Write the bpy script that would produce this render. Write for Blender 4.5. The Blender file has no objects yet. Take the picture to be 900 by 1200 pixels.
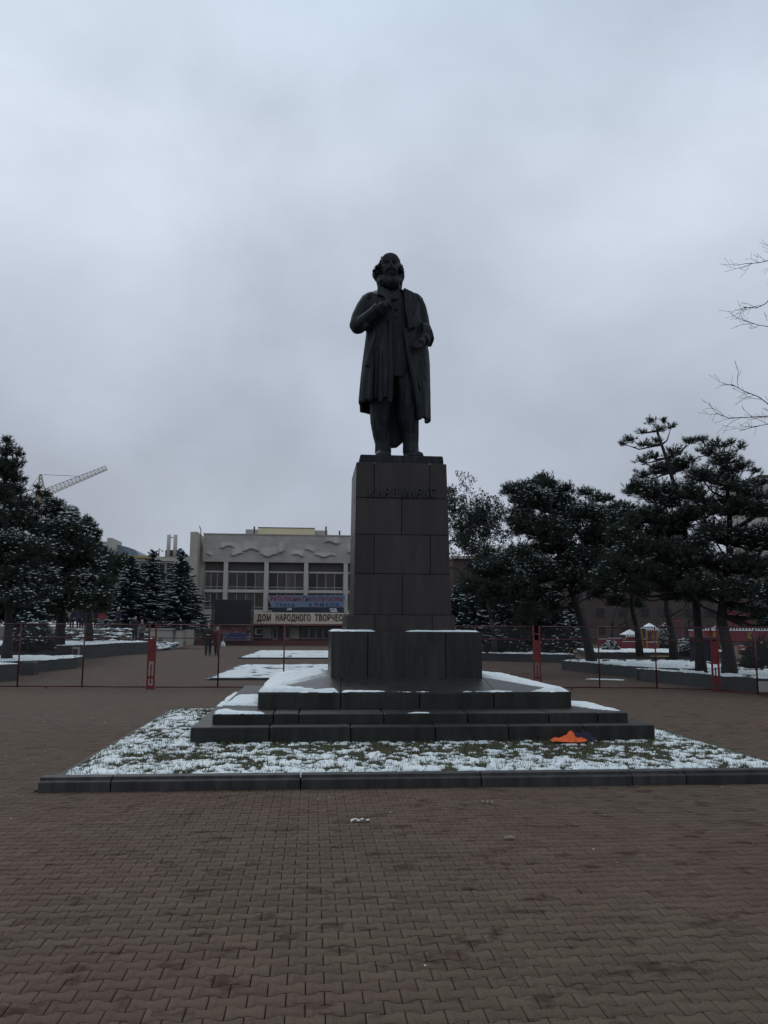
import bpy, bmesh, math, random
import numpy as np
from mathutils import Vector, Matrix
random.seed(7); rng = np.random.default_rng(11)
sc = bpy.context.scene
C = sc.collection
R = math.radians

# ------------------------------------------------------------------ camera
F_PX = 950.0; YAW = R(5.0); PIT = R(8.1); ROLL = 0.005; EYE = 1.6
fw = Vector((math.sin(YAW)*math.cos(PIT), math.cos(YAW)*math.cos(PIT), math.sin(PIT)))
rt0 = Vector((math.cos(YAW), -math.sin(YAW), 0)); up0 = rt0.cross(fw)
rt = rt0*math.cos(ROLL) + up0*math.sin(ROLL); up = up0*math.cos(ROLL) - rt0*math.sin(ROLL)
cam_d = bpy.data.cameras.new('camera'); cam = bpy.data.objects.new('camera', cam_d); C.objects.link(cam)
m3 = Matrix((rt, up, -fw)).transposed()
cam.matrix_world = Matrix.Translation((0, 0, EYE)) @ m3.to_4x4()
cam_d.sensor_fit = 'VERTICAL'; cam_d.sensor_height = 24; cam_d.lens = 24*F_PX/1200
cam_d.clip_start = 0.1; cam_d.clip_end = 6000
sc.camera = cam

def at(px, py, y):
    """world point seen at a photo pixel, on the plane of world depth y"""
    d = fw + rt*((px-450)/F_PX) + up*((600-py)/F_PX)
    return Vector((0, 0, EYE)) + d*(y/d.y)
def atz(px, py, z):
    d = fw + rt*((px-450)/F_PX) + up*((600-py)/F_PX)
    return Vector((0, 0, EYE)) + d*((z-EYE)/d.z)

# ------------------------------------------------------------------ world and sun
SUN_EL, SUN_ROT = R(48), R(-20)
W = bpy.data.worlds.new('World'); sc.world = W; W.use_nodes = True
nt = W.node_tree; nt.nodes.clear()
def N(nt, t, **k):
    n = nt.nodes.new(t)
    for a, b in k.items(): setattr(n, a, b)
    return n
out = N(nt, 'ShaderNodeOutputWorld'); bg = N(nt, 'ShaderNodeBackground'); bg.inputs['Strength'].default_value = 0.1
sky = N(nt, 'ShaderNodeTexSky', sky_type='NISHITA', sun_disc=False); sky.sun_elevation = SUN_EL; sky.sun_rotation = SUN_ROT
tc = N(nt, 'ShaderNodeTexCoord'); sep = N(nt, 'ShaderNodeSeparateXYZ'); nt.links.new(tc.outputs['Generated'], sep.inputs[0])
# cloud deck: grey near the horizon, brighter higher up, soft patches
rmp = N(nt, 'ShaderNodeValToRGB'); nt.links.new(sep.outputs['Z'], rmp.inputs[0])
e = rmp.color_ramp.elements
e[0].position = 0.0; e[0].color = (0.39, 0.43, 0.505, 1)
e[1].position = 0.9; e[1].color = (0.58, 0.64, 0.73, 1)
for p, c in ((0.18, (0.42, 0.46, 0.54, 1)), (0.34, (0.485, 0.54, 0.63, 1)), (0.50, (0.595, 0.655, 0.75, 1)), (0.66, (0.54, 0.64, 0.75, 1))):
    x = e.new(p); x.color = c
mp = N(nt, 'ShaderNodeMapping'); mp.inputs['Scale'].default_value = (1.0, 1.0, 1.35); mp.inputs['Location'].default_value = (0.35, 0.2, 0.1)
nt.links.new(tc.outputs['Generated'], mp.inputs['Vector'])
nz = N(nt, 'ShaderNodeTexNoise'); nz.inputs['Scale'].default_value = 2.4; nz.inputs['Detail'].default_value = 6; nz.inputs['Roughness'].default_value = 0.5
nz.inputs['Distortion'].default_value = 0.15
nt.links.new(mp.outputs[0], nz.inputs['Vector'])
nr = N(nt, 'ShaderNodeMapRange'); nr.inputs['From Min'].default_value = 0.34; nr.inputs['From Max'].default_value = 0.66
nr.inputs['To Min'].default_value = 8.9; nr.inputs['To Max'].default_value = 12.7
nt.links.new(nz.outputs['Fac'], nr.inputs['Value'])
vm = N(nt, 'ShaderNodeVectorMath', operation='SCALE'); nt.links.new(rmp.outputs['Color'], vm.inputs[0]); nt.links.new(nr.outputs[0], vm.inputs['Scale'])
mixs = N(nt, 'ShaderNodeMixRGB'); mixs.inputs[0].default_value = 0.94
nt.links.new(sky.outputs[0], mixs.inputs[1]); nt.links.new(vm.outputs[0], mixs.inputs[2])
nt.links.new(mixs.outputs[0], bg.inputs[0]); nt.links.new(bg.outputs[0], out.inputs[0])
sd = bpy.data.lights.new('sun', 'SUN'); sd.energy = 0.6; sd.angle = R(25); sd.color = (1, 0.97, 0.93)
so = bpy.data.objects.new('sun', sd); C.objects.link(so)
sdir = Vector((math.sin(SUN_ROT)*math.cos(SUN_EL), math.cos(SUN_ROT)*math.cos(SUN_EL), math.sin(SUN_EL)))
so.rotation_euler = (-sdir).to_track_quat('-Z', 'Y').to_euler(); so.location = (0, 20, 30)
sc.view_settings.view_transform = 'Standard'; sc.view_settings.look = 'None'
sc.view_settings.exposure = -0.05; sc.view_settings.gamma = 1.0

# ------------------------------------------------------------------ materials
def mat(name, col, rough=0.8, var=0.0, vscale=3.0, bump=0.0, bscale=30.0, metal=0.0, spec=0.5, col2=None, detail=6.0, objrand=0.0, stretch=None):
    m = bpy.data.materials.new(name); m.use_nodes = True
    t = m.node_tree; b = t.nodes['Principled BSDF']
    b.inputs['Roughness'].default_value = rough; b.inputs['Metallic'].default_value = metal
    b.inputs['Specular IOR Level'].default_value = spec
    c1 = tuple(col)+(1,)
    if col2 is None: col2 = tuple(c*(1-var) for c in col)
    c2 = tuple(col2)+(1,)
    tcn = N(t, 'ShaderNodeTexCoord'); src = tcn.outputs['Object']
    if stretch:
        mpn = N(t, 'ShaderNodeMapping'); mpn.inputs['Scale'].default_value = stretch
        t.links.new(src, mpn.inputs[0]); src = mpn.outputs[0]
    nn = N(t, 'ShaderNodeTexNoise'); nn.inputs['Scale'].default_value = vscale; nn.inputs['Detail'].default_value = detail
    nn.inputs['Roughness'].default_value = 0.65; t.links.new(src, nn.inputs['Vector'])
    cr = N(t, 'ShaderNodeValToRGB'); cr.color_ramp.elements[0].position = 0.35; cr.color_ramp.elements[1].position = 0.65
    cr.color_ramp.elements[0].color = c2; cr.color_ramp.elements[1].color = c1
    t.links.new(nn.outputs['Fac'], cr.inputs[0]); last = cr.outputs[0]
    if objrand:
        oi = N(t, 'ShaderNodeObjectInfo'); mr = N(t, 'ShaderNodeMapRange'); mr.inputs['To Min'].default_value = 1-objrand; mr.inputs['To Max'].default_value = 1+objrand
        t.links.new(oi.outputs['Random'], mr.inputs['Value'])
        sm = N(t, 'ShaderNodeVectorMath', operation='SCALE'); t.links.new(last, sm.inputs[0]); t.links.new(mr.outputs[0], sm.inputs['Scale']); last = sm.outputs[0]
    t.links.new(last, b.inputs['Base Color'])
    if bump:
        n2 = N(t, 'ShaderNodeTexNoise'); n2.inputs['Scale'].default_value = bscale; n2.inputs['Detail'].default_value = 5
        t.links.new(src, n2.inputs['Vector'])
        bp = N(t, 'ShaderNodeBump'); bp.inputs['Strength'].default_value = bump; bp.inputs['Distance'].default_value = 0.02
        t.links.new(n2.outputs['Fac'], bp.inputs['Height']); t.links.new(bp.outputs[0], b.inputs['Normal'])
    return m

PW, PH = 0.167, 0.104      # paver module
def paving_mat(name, mortar):
    m = mat(name, (0.1, 0.1, 0.1), 0.62, bump=0.35, bscale=160)
    t = m.node_tree; b = t.nodes['Principled BSDF']
    tcn = N(t, 'ShaderNodeNewGeometry'); tcn_o = tcn.outputs['Position']
    bk = N(t, 'ShaderNodeTexBrick'); bk.offset = 0.5; bk.offset_frequency = 2; bk.squash = 1
    bk.inputs['Scale'].default_value = 1; bk.inputs['Brick Width'].default_value = PW; bk.inputs['Row Height'].default_value = PH
    bk.inputs['Mortar Size'].default_value = mortar; bk.inputs['Mortar Smooth'].default_value = 0.3; bk.inputs['Bias'].default_value = 0
    bk.inputs['Color1'].default_value = (0.091, 0.068, 0.050, 1); bk.inputs['Color2'].default_value = (0.117, 0.090, 0.067, 1)
    bk.inputs['Mortar'].default_value = (0.03, 0.026, 0.024, 1)
    t.links.new(tcn_o, bk.inputs['Vector'])
    # warm and grey batches
    n1 = N(t, 'ShaderNodeTexNoise'); n1.inputs['Scale'].default_value = 0.28; n1.inputs['Detail'].default_value = 3; t.links.new(tcn_o, n1.inputs['Vector'])
    r1 = N(t, 'ShaderNodeValToRGB'); r1.color_ramp.elements[0].position = 0.4; r1.color_ramp.elements[1].position = 0.6
    r1.color_ramp.elements[0].color = (1.05, 0.93, 0.92, 1); r1.color_ramp.elements[1].color = (0.99, 0.98, 0.93, 1); t.links.new(n1.outputs['Fac'], r1.inputs[0])
    m1 = N(t, 'ShaderNodeMixRGB', blend_type='MULTIPLY'); m1.inputs[0].default_value = 1; t.links.new(bk.outputs['Color'], m1.inputs[1]); t.links.new(r1.outputs[0], m1.inputs[2])
    # damp spots, wider than deep
    mp2 = N(t, 'ShaderNodeMapping'); mp2.inputs['Scale'].default_value = (1.1, 1.5, 1); t.links.new(tcn_o, mp2.inputs[0])
    n2 = N(t, 'ShaderNodeTexNoise'); n2.inputs['Scale'].default_value = 3.1; n2.inputs['Detail'].default_value = 6; n2.inputs['Roughness'].default_value = 0.62; t.links.new(mp2.outputs[0], n2.inputs['Vector'])
    r2 = N(t, 'ShaderNodeValToRGB'); r2.color_ramp.elements[0].position = 0.56; r2.color_ramp.elements[1].position = 0.63
    r2.color_ramp.elements[0].color = (1, 1, 1, 1); r2.color_ramp.elements[1].color = (0.50, 0.40, 0.36, 1); t.links.new(n2.outputs['Fac'], r2.inputs[0])
    m2 = N(t, 'ShaderNodeMixRGB', blend_type='MULTIPLY'); m2.inputs[0].default_value = 1; t.links.new(m1.outputs[0], m2.inputs[1]); t.links.new(r2.outputs[0], m2.inputs[2])
    n3 = N(t, 'ShaderNodeTexNoise'); n3.inputs['Scale'].default_value = 90; n3.inputs['Detail'].default_value = 4; t.links.new(tcn_o, n3.inputs['Vector'])
    r3 = N(t, 'ShaderNodeValToRGB'); r3.color_ramp.elements[0].position = 0.3; r3.color_ramp.elements[1].position = 0.7
    r3.color_ramp.elements[0].color = (0.75, 0.75, 0.75, 1); r3.color_ramp.elements[1].color = (1.18, 1.18, 1.18, 1); t.links.new(n3.outputs['Fac'], r3.inputs[0])
    m4 = N(t, 'ShaderNodeMixRGB', blend_type='MULTIPLY'); m4.inputs[0].default_value = 1; t.links.new(m2.outputs[0], m4.inputs[1]); t.links.new(r3.outputs[0], m4.inputs[2])
    t.links.new(m4.outputs[0], b.inputs['Base Color'])
    rr = N(t, 'ShaderNodeMapRange'); rr.inputs['From Min'].default_value = 0.5; rr.inputs['From Max'].default_value = 0.72; rr.inputs['To Min'].default_value = 0.85; rr.inputs['To Max'].default_value = 0.6
    t.links.new(n2.outputs['Fac'], rr.inputs['Value']); t.links.new(rr.outputs[0], b.inputs['Roughness'])
    b.inputs['Specular IOR Level'].default_value = 0.15
    return m

def granite(name, col, rough, spec=0.5, streak=True):
    m = mat(name, col, rough, spec=spec, bump=0.12, bscale=220, col2=tuple(c*0.6 for c in col), vscale=120, objrand=0.16)
    t = m.node_tree; b = t.nodes['Principled BSDF']
    src = b.inputs['Base Color'].links[0].from_socket
    tcn = N(t, 'ShaderNodeTexCoord'); mpn = N(t, 'ShaderNodeMapping'); mpn.inputs['Scale'].default_value = (5, 5, 0.7); t.links.new(tcn.outputs['Object'], mpn.inputs[0])
    n = N(t, 'ShaderNodeTexNoise'); n.inputs['Scale'].default_value = 1.6; n.inputs['Detail'].default_value = 6; n.inputs['Roughness'].default_value = 0.6; t.links.new(mpn.outputs[0], n.inputs['Vector'])
    cr = N(t, 'ShaderNodeValToRGB'); cr.color_ramp.elements[0].position = 0.35; cr.color_ramp.elements[0].color = (0.5, 0.5, 0.52, 1)
    cr.color_ramp.elements[1].position = 0.7; cr.color_ramp.elements[1].color = (1.35, 1.3, 1.22, 1); t.links.new(n.outputs['Fac'], cr.inputs[0])
    mm = N(t, 'ShaderNodeMixRGB', blend_type='MULTIPLY'); mm.inputs[0].default_value = 1 if streak else 0.5
    t.links.new(src, mm.inputs[1]); t.links.new(cr.outputs[0], mm.inputs[2]); t.links.new(mm.outputs[0], b.inputs['Base Color'])
    return m

M = {}
M['paver'] = paving_mat('paver_concrete', 0.0)
M['paving'] = paving_mat('far_paving', 0.006)
M['joint'] = mat('joint_sand', (0.040, 0.034, 0.029), 0.9, 0.4, 20)
M['shaft'] = granite('polished_dark_granite', (0.048, 0.041, 0.039), 0.4, 0.25, False)
M['block'] = granite('dark_granite_block', (0.034, 0.033, 0.031), 0.28, 0.3)
M['step'] = granite('step_granite', (0.030, 0.032, 0.028), 0.45, 0.3)
M['slab'] = granite('platform_granite', (0.048, 0.050, 0.048), 0.34, 0.4)
M['core'] = mat('mortar_core', (0.012, 0.012, 0.012), 0.9)
M['kerb'] = granite('kerb_granite', (0.052, 0.052, 0.052), 0.6, 0.3)
M['snow'] = mat('snow', (0.78, 0.85, 0.86), 0.75, col2=(0.64, 0.71, 0.72), vscale=6, bump=0.5, bscale=45)
M['turf'] = mat('turf_soil', (0.06, 0.065, 0.03), 0.95, col2=(0.035, 0.03, 0.022), vscale=7, bump=0.6, bscale=60)
M['grass'] = mat('grass_blades', (0.070, 0.090, 0.032), 0.8, col2=(0.09, 0.075, 0.045), vscale=2.5)
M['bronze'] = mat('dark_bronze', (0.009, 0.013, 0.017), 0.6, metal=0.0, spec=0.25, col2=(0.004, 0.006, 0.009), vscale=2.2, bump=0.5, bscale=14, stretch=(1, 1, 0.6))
M['needle'] = mat('pine_needles', (0.052, 0.070, 0.052), 0.8, col2=(0.026, 0.037, 0.031), vscale=0.9, spec=0.2)
M['needle2'] = mat('spruce_needles', (0.032, 0.050, 0.048), 0.8, col2=(0.017, 0.027, 0.028), vscale=1.2, spec=0.2)
M['bark'] = mat('bark', (0.022, 0.019, 0.018), 0.9, 0.5, 8, bump=0.8, bscale=18, stretch=(1, 1, 0.25))
M['twig'] = mat('bare_twigs', (0.045, 0.038, 0.036), 0.9, 0.4, 4)
M['red'] = mat('dark_red_paint', (0.085, 0.011, 0.016), 0.5, 0.35, 9)
M['red_plate'] = mat('bright_red_plate', (0.19, 0.016, 0.018), 0.5, 0.4, 9)
M['wire'] = mat('galvanised_wire', (0.12, 0.11, 0.115), 0.6, 0.2)
M['concrete'] = mat('planter_concrete', (0.050, 0.056, 0.058), 0.85, 0.25, 2.5, bump=0.2, bscale=50, objrand=0.15)
M['wall_beige'] = mat('beige_wall', (0.42, 0.39, 0.33), 0.85, 0.18, 0.6, objrand=0.06)
M['wall_grey'] = mat('relief_plaster', (0.40, 0.385, 0.35), 0.9, 0.22, 0.45, bump=0.1)
M['pillar'] = mat('concrete_pillar', (0.46, 0.44, 0.40), 0.85, 0.15, 1)
M['glass'] = mat('dark_window_glass', (0.020, 0.019, 0.024), 0.25, 0.6, 0.5, spec=0.35)
M['glass_b'] = mat('brown_tinted_glass', (0.055, 0.045, 0.042), 0.3, 0.5, 0.4, spec=0.4)
M['glass_c'] = mat('curtained_glass', (0.10, 0.095, 0.09), 0.45, 0.5, 1.2, spec=0.3, stretch=(3, 1, 0.3))
M['frame'] = mat('window_frame', (0.34, 0.33, 0.31), 0.6, 0.1)
M['cream'] = mat('cream_band', (0.60, 0.54, 0.36), 0.8, 0.1, 1)
M['sign'] = mat('sign_fascia', (0.55, 0.49, 0.38), 0.7, 0.12, 0.8)
M['letter_metal'] = mat('blackened_letters', (0.010, 0.010, 0.011), 0.4, spec=0.5)
M['letters'] = mat('brown_letters', (0.045, 0.022, 0.018), 0.6)
M['plinth_red'] = mat('red_brown_cladding', (0.13, 0.042, 0.042), 0.8, 0.25, 2)
M['screen'] = mat('screen_black', (0.006, 0.007, 0.012), 0.45)
M['dark_metal'] = mat('dark_metal', (0.03, 0.03, 0.035), 0.5)
M['white'] = mat('white_paint', (0.6, 0.6, 0.58), 0.6, 0.1)
M['pale_wall'] = mat('pale_retaining_wall', (0.42, 0.41, 0.36), 0.85, 0.12, 0.7)
M['blue_roof'] = mat('blue_grey_roof', (0.16, 0.22, 0.27), 0.5, 0.2, 0.6)
M['ochre'] = mat('ochre_cornice', (0.42, 0.30, 0.12), 0.8, 0.15, 1)
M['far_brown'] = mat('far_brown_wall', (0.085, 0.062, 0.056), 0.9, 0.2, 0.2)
M['crane_y'] = mat('crane_yellow', (0.38, 0.34, 0.24), 0.6, 0.1)
M['crane_r'] = mat('crane_cab_red', (0.22, 0.11, 0.07), 0.6, 0.1)
M['orange'] = mat('orange_fabric', (0.85, 0.13, 0.02), 0.7, 0.25, 12)
M['navy'] = mat('navy_fabric', (0.012, 0.014, 0.04), 0.8, 0.3, 12)
M['paper'] = mat('litter_paper', (0.62, 0.62, 0.6), 0.8, 0.1)
M['leaf'] = mat('dry_leaf', (0.30, 0.27, 0.24), 0.9, 0.5, 40)
M['skin'] = mat('skin', (0.42, 0.27, 0.21), 0.6)
M['blackcoat'] = mat('black_coat', (0.018, 0.018, 0.022), 0.9, 0.2)
M['bluecoat'] = mat('blue_jacket', (0.02, 0.03, 0.075), 0.85, 0.2)
M['redcoat'] = mat('red_jacket', (0.22, 0.03, 0.035), 0.85, 0.2)
M['winecoat'] = mat('wine_red_coat', (0.075, 0.014, 0.018), 0.85, 0.2)
M['greycoat'] = mat('grey_jacket', (0.12, 0.12, 0.125), 0.85, 0.2)
M['jeans'] = mat('dark_trousers', (0.022, 0.024, 0.032), 0.9)
M['greypants'] = mat('grey_trousers', (0.13, 0.13, 0.14), 0.9)
M['hat'] = mat('pale_knit_hat', (0.45, 0.45, 0.46), 0.9)
M['hair'] = mat('dark_hair', (0.025, 0.018, 0.014), 0.8)
M['playred'] = mat('playground_red', (0.22, 0.022, 0.035), 0.6, 0.2)
M['playorange'] = mat('playground_orange', (0.38, 0.085, 0.03), 0.6, 0.2)
M['playyellow'] = mat('playground_yellow', (0.30, 0.19, 0.03), 0.6, 0.2)
M['playblue'] = mat('playground_blue', (0.025, 0.045, 0.16), 0.6, 0.2)
M['rock'] = mat('rubble_stone', (0.12, 0.115, 0.10), 0.9, 0.4, 2, bump=0.4, bscale=9)
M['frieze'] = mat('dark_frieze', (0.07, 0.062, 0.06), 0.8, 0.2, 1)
M['soil'] = mat('bare_soil', (0.06, 0.055, 0.045), 0.95, 0.4, 1.5, bump=0.4, bscale=12)

def patina(m):
    t = m.node_tree; b = t.nodes['Principled BSDF']; src = b.inputs['Base Color'].links[0].from_socket
    g_ = N(t, 'ShaderNodeNewGeometry'); mpn = N(t, 'ShaderNodeMapping'); mpn.inputs['Scale'].default_value = (9, 9, 1.1); t.links.new(g_.outputs['Position'], mpn.inputs[0])
    n = N(t, 'ShaderNodeTexNoise'); n.inputs['Scale'].default_value = 1.3; n.inputs['Detail'].default_value = 7; t.links.new(mpn.outputs[0], n.inputs['Vector'])
    cr = N(t, 'ShaderNodeValToRGB'); cr.color_ramp.elements[0].position = 0.52; cr.color_ramp.elements[0].color = (0, 0, 0, 1); cr.color_ramp.elements[1].position = 0.68; cr.color_ramp.elements[1].color = (1, 1, 1, 1)
    t.links.new(n.outputs['Fac'], cr.inputs[0]); mx = N(t, 'ShaderNodeMixRGB'); t.links.new(cr.outputs[0], mx.inputs[0]); t.links.new(src, mx.inputs[1]); mx.inputs[2].default_value = (0.020, 0.029, 0.031, 1)
    t.links.new(mx.outputs[0], b.inputs['Base Color'])
patina(M['bronze'])

# ------------------------------------------------------------------ helpers
def tag(o, label=None, cat=None, group=None, kind=None):
    if label: o['label'] = label
    if cat: o['category'] = cat
    if group: o['group'] = group
    if kind: o['kind'] = kind
    return o
def empty(name, loc, label, cat, group=None, rz=0):
    o = bpy.data.objects.new(name, None); C.objects.link(o); o.location = loc; o.rotation_euler = (0, 0, rz)
    o.empty_display_size = 0.3
    return tag(o, label, cat, group)
def link(name, me, parent=None, world=True, kind=None):
    o = bpy.data.objects.new(name, me); C.objects.link(o)
    if parent is not None:
        o.parent = parent
        if world:      # mesh data is in world coordinates: undo the parents' placement
            o.matrix_parent_inverse = chain(parent).inverted()
    if kind: o['kind'] = kind
    return o
def chain(p):
    m = Matrix.Identity(4)
    while p is not None:
        m = p.matrix_parent_inverse @ Matrix.LocRotScale(p.location, p.rotation_euler, p.scale) @ m
        p = p.parent
    return m
class MB:
    def __init__(s): s.v = []; s.f = []; s.m = []; s.mi = 0
    def add(s, vs, fs):
        b = len(s.v); s.v += [tuple(v) for v in vs]; s.f += [tuple(i+b for i in f) for f in fs]; s.m += [s.mi]*len(fs); return s
    def box(s, x0, x1, y0, y1, z0, z1):
        vs = [(x0,y0,z0),(x1,y0,z0),(x1,y1,z0),(x0,y1,z0),(x0,y0,z1),(x1,y0,z1),(x1,y1,z1),(x0,y1,z1)]
        return s.add(vs, [(0,3,2,1),(4,5,6,7),(0,1,5,4),(1,2,6,5),(2,3,7,6),(3,0,4,7)])
    def bbox(s, x0, x1, y0, y1, z0, z1, b=0.008):
        """box with chamfered vertical and top edges"""
        rings = []
        for z, i in ((z0, 0), (z1-b, 0), (z1, b)):
            X0, X1, Y0, Y1 = x0+i, x1-i, y0+i, y1-i
            rings.append([(X0+b,Y0,z),(X1-b,Y0,z),(X1,Y0+b,z),(X1,Y1-b,z),(X1-b,Y1,z),(X0+b,Y1,z),(X0,Y1-b,z),(X0,Y0+b,z)])
        return s.loft(rings)
    def loft(s, rings, cap=True, closed=True):
        n = len(rings[0]); vs = [p for r in rings for p in r]; fs = []
        for k in range(len(rings)-1):
            for i in range(n if closed else n-1):
                j = (i+1) % n; fs.append((k*n+i, k*n+j, (k+1)*n+j, (k+1)*n+i))
        if cap: fs.append(tuple(range(n-1, -1, -1))); fs.append(tuple((len(rings)-1)*n+i for i in range(n)))
        return s.add(vs, fs)
    def tube(s, pts, rad, n=8, cap=True, squash=None):
        pts = [Vector(p) for p in pts]
        if not isinstance(rad, (list, tuple)): rad = [rad]*len(pts)
        rings = []; ref = None
        for i, p in enumerate(pts):
            a = pts[max(i-1, 0)]; b = pts[min(i+1, len(pts)-1)]; d = (b-a)
            if d.length < 1e-9: d = Vector((0, 0, 1))
            d.normalize()
            if ref is None: ref = Vector((1, 0, 0)) if abs(d.x) < 0.8 else Vector((0, 1, 0))
            u = (ref - d*ref.dot(d)).normalized(); w = d.cross(u); ref = u
            rings.append([p + (u*math.cos(2*math.pi*k/n) + w*math.sin(2*math.pi*k/n))*rad[i] for k in range(n)])
        return s.loft(rings, cap)
    def ell(s, c, r, n=14, m=9, rot=None):
        rings = []; c = Vector(c)
        for j in range(m+1):
            th = math.pi*(j+0.0)/m
            th = min(max(th, 0.02), math.pi-0.02)
            ring = []
            for i in range(n):
                p = Vector((r[0]*math.sin(th)*math.cos(2*math.pi*i/n), r[1]*math.sin(th)*math.sin(2*math.pi*i/n), -r[2]*math.cos(th)))
                if rot: p = rot @ p
                ring.append(c+p)
            rings.append(ring)
        return s.loft(rings)
    def prism(s, poly, z0, z1):
        return s.loft([[(x, y, z0) for x, y in poly], [(x, y, z1) for x, y in poly]])
    def mesh(s, name, mats, smooth=False):
        me = bpy.data.meshes.new(name); me.from_pydata(s.v, [], s.f)
        for m in (mats if isinstance(mats, (list, tuple)) else [mats]): me.materials.append(m)
        if any(s.m): me.polygons.foreach_set('material_index', s.m)
        if smooth: me.polygons.foreach_set('use_smooth', [True]*len(me.polygons))
        me.update(); return me
    def build(s, name, mats, parent=None, smooth=False, kind=None):
        return link(name, s.mesh(name, mats, smooth), parent, kind=kind)
def np_mesh(name, V, T, mats, smooth=False, mi=None):
    """fast mesh: V (n,3), T (m,k) faces of k corners each"""
    V = np.asarray(V, np.float32); T = np.asarray(T, np.int32); k = T.shape[1]
    me = bpy.data.meshes.new(name); me.vertices.add(len(V)); me.vertices.foreach_set('co', V.ravel())
    me.loops.add(T.size); me.loops.foreach_set('vertex_index', T.ravel())
    me.polygons.add(len(T)); me.polygons.foreach_set('loop_start', np.arange(0, T.size, k, dtype=np.int32))
    for m in (mats if isinstance(mats, (list, tuple)) else [mats]): me.materials.append(m)
    if mi is not None: me.polygons.foreach_set('material_index', np.asarray(mi, np.int32))
    if smooth: me.polygons.foreach_set('use_smooth', np.ones(len(T), bool))
    me.update(calc_edges=True); return me

def vnoise(x, y, seed=0):
    """smooth 2-D value noise in 0..1"""
    xi = np.floor(x).astype(np.int64); yi = np.floor(y).astype(np.int64); xf = x-xi; yf = y-yi
    def h(a, b):
        n = (a*374761393 + b*668265263 + seed*1442695041) & 0x7fffffff
        n = ((n ^ (n >> 13))*1274126177) & 0x7fffffff
        return ((n ^ (n >> 16)) & 0xffff)/65535.0
    u = xf*xf*(3-2*xf); w = yf*yf*(3-2*yf)
    return (h(xi, yi)*(1-u)+h(xi+1, yi)*u)*(1-w) + (h(xi, yi+1)*(1-u)+h(xi+1, yi+1)*u)*w
def fbm(x, y, seed=0, o=4):
    s = 0; a = 0.5
    for k in range(o): s = s + a*vnoise(x*2**k, y*2**k, seed+k*17); a *= 0.5
    return s/(1-0.5**o)
def inside(X, Y, poly):
    r = np.zeros(X.shape, bool); n = len(poly)
    for i in range(n):
        x0, y0 = poly[i]; x1, y1 = poly[(i+1) % n]
        if y0 == y1: continue
        c = ((y0 > Y) != (y1 > Y)) & (X < (x1-x0)*(Y-y0)/(y1-y0)+x0)
        r ^= c
    return r
def edist(X, Y, poly):
    d = np.full(X.shape, 1e9); n = len(poly)
    for i in range(n):
        x0, y0 = poly[i]; x1, y1 = poly[(i+1) % n]; dx, dy = x1-x0, y1-y0
        t = np.clip(((X-x0)*dx+(Y-y0)*dy)/(dx*dx+dy*dy+1e-12), 0, 1)
        d = np.minimum(d, np.hypot(X-x0-t*dx, Y-y0-t*dy))
    return np.where(inside(X, Y, poly), d, -d)
def snow_patch(poly, zf, th, res, parent=None, name='snow', seed=0, ragged=0.05, holes=0.0, hs=3.0, kind=None, rough=0.3, mats=None, edge=0.06):
    xs = [p[0] for p in poly]; ys = [p[1] for p in poly]
    gx = np.arange(min(xs)-res, max(xs)+res*2, res); gy = np.arange(min(ys)-res, max(ys)+res*2, res)
    X, Y = np.meshgrid(gx, gy)
    d = edist(X, Y, poly) + (fbm(X/ragged/3, Y/ragged/3, seed)-0.55)*ragged*2
    h = th*np.clip(d/edge, -0.4, 1)
    h = h*(1-rough+2*rough*fbm(X*7, Y*7, seed+5)) + 0.25*th*(fbm(X*25, Y*25, seed+9)-0.5)
    if holes: 
        f = fbm(X*hs, Y*hs, seed+3, 5); h = np.minimum(h, (f-holes)*th*9)
    h = h + 0.35*th*np.clip(fbm(X*2.2, Y*2.2, seed+13)-0.35, 0, 1)*(h > 0.3*th)
    Z = zf(X, Y) + np.maximum(h, -0.006)
    ok = h > 0
    q = ok[:-1, :-1] | ok[1:, :-1] | ok[:-1, 1:] | ok[1:, 1:]
    nx = len(gx); ii = (np.arange(len(gy)-1)[:, None]*nx + np.arange(nx-1)[None, :])[q]
    T = np.stack([ii, ii+1, ii+nx+1, ii+nx], 1)
    V = np.stack([X.ravel(), Y.ravel(), Z.ravel()], 1)
    used = np.unique(T); mp_ = np.zeros(len(V), np.int64); mp_[used] = np.arange(len(used))
    if len(T) == 0: return None
    me = np_mesh(name, V[used], mp_[T], mats or M['snow'], True)
    return link(name, me, parent, kind=kind)
def copy_tree(o, parent=None):
    c = o.copy(); C.objects.link(c); c.parent = parent
    for ch in list(o.children): copy_tree(ch, c)
    return c
dg = None
def remesh(mb, name, mats, voxel, parent=None, smooth_it=2, deci=None, disp=None):
    """one continuous surface grown over the assembled volumes"""
    me = mb.mesh(name, mats); o = bpy.data.objects.new('tmp', me); C.objects.link(o)
    r = o.modifiers.new('r', 'REMESH'); r.mode = 'VOXEL'; r.voxel_size = voxel; r.use_smooth_shade = True
    if smooth_it: s = o.modifiers.new('s', 'SMOOTH'); s.iterations = smooth_it; s.factor = 0.5
    if disp:
        tx = bpy.data.textures.new('d', 'CLOUDS'); tx.noise_scale = disp[1]; dm = o.modifiers.new('d', 'DISPLACE'); dm.texture = tx; dm.strength = disp[0]; dm.texture_coords = 'LOCAL'
    if deci: dc = o.modifiers.new('c', 'DECIMATE'); dc.ratio = deci
    d = bpy.context.evaluated_depsgraph_get(); ev = o.evaluated_get(d)
    m2 = bpy.data.meshes.new_from_object(ev, preserve_all_data_layers=False, depsgraph=d); m2.name = name
    bpy.data.objects.remove(o)
    if len(m2.materials) == 0: m2.materials.append(mats)
    m2.polygons.foreach_set('use_smooth', [True]*len(m2.polygons))
    return link(name, m2, parent)
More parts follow.
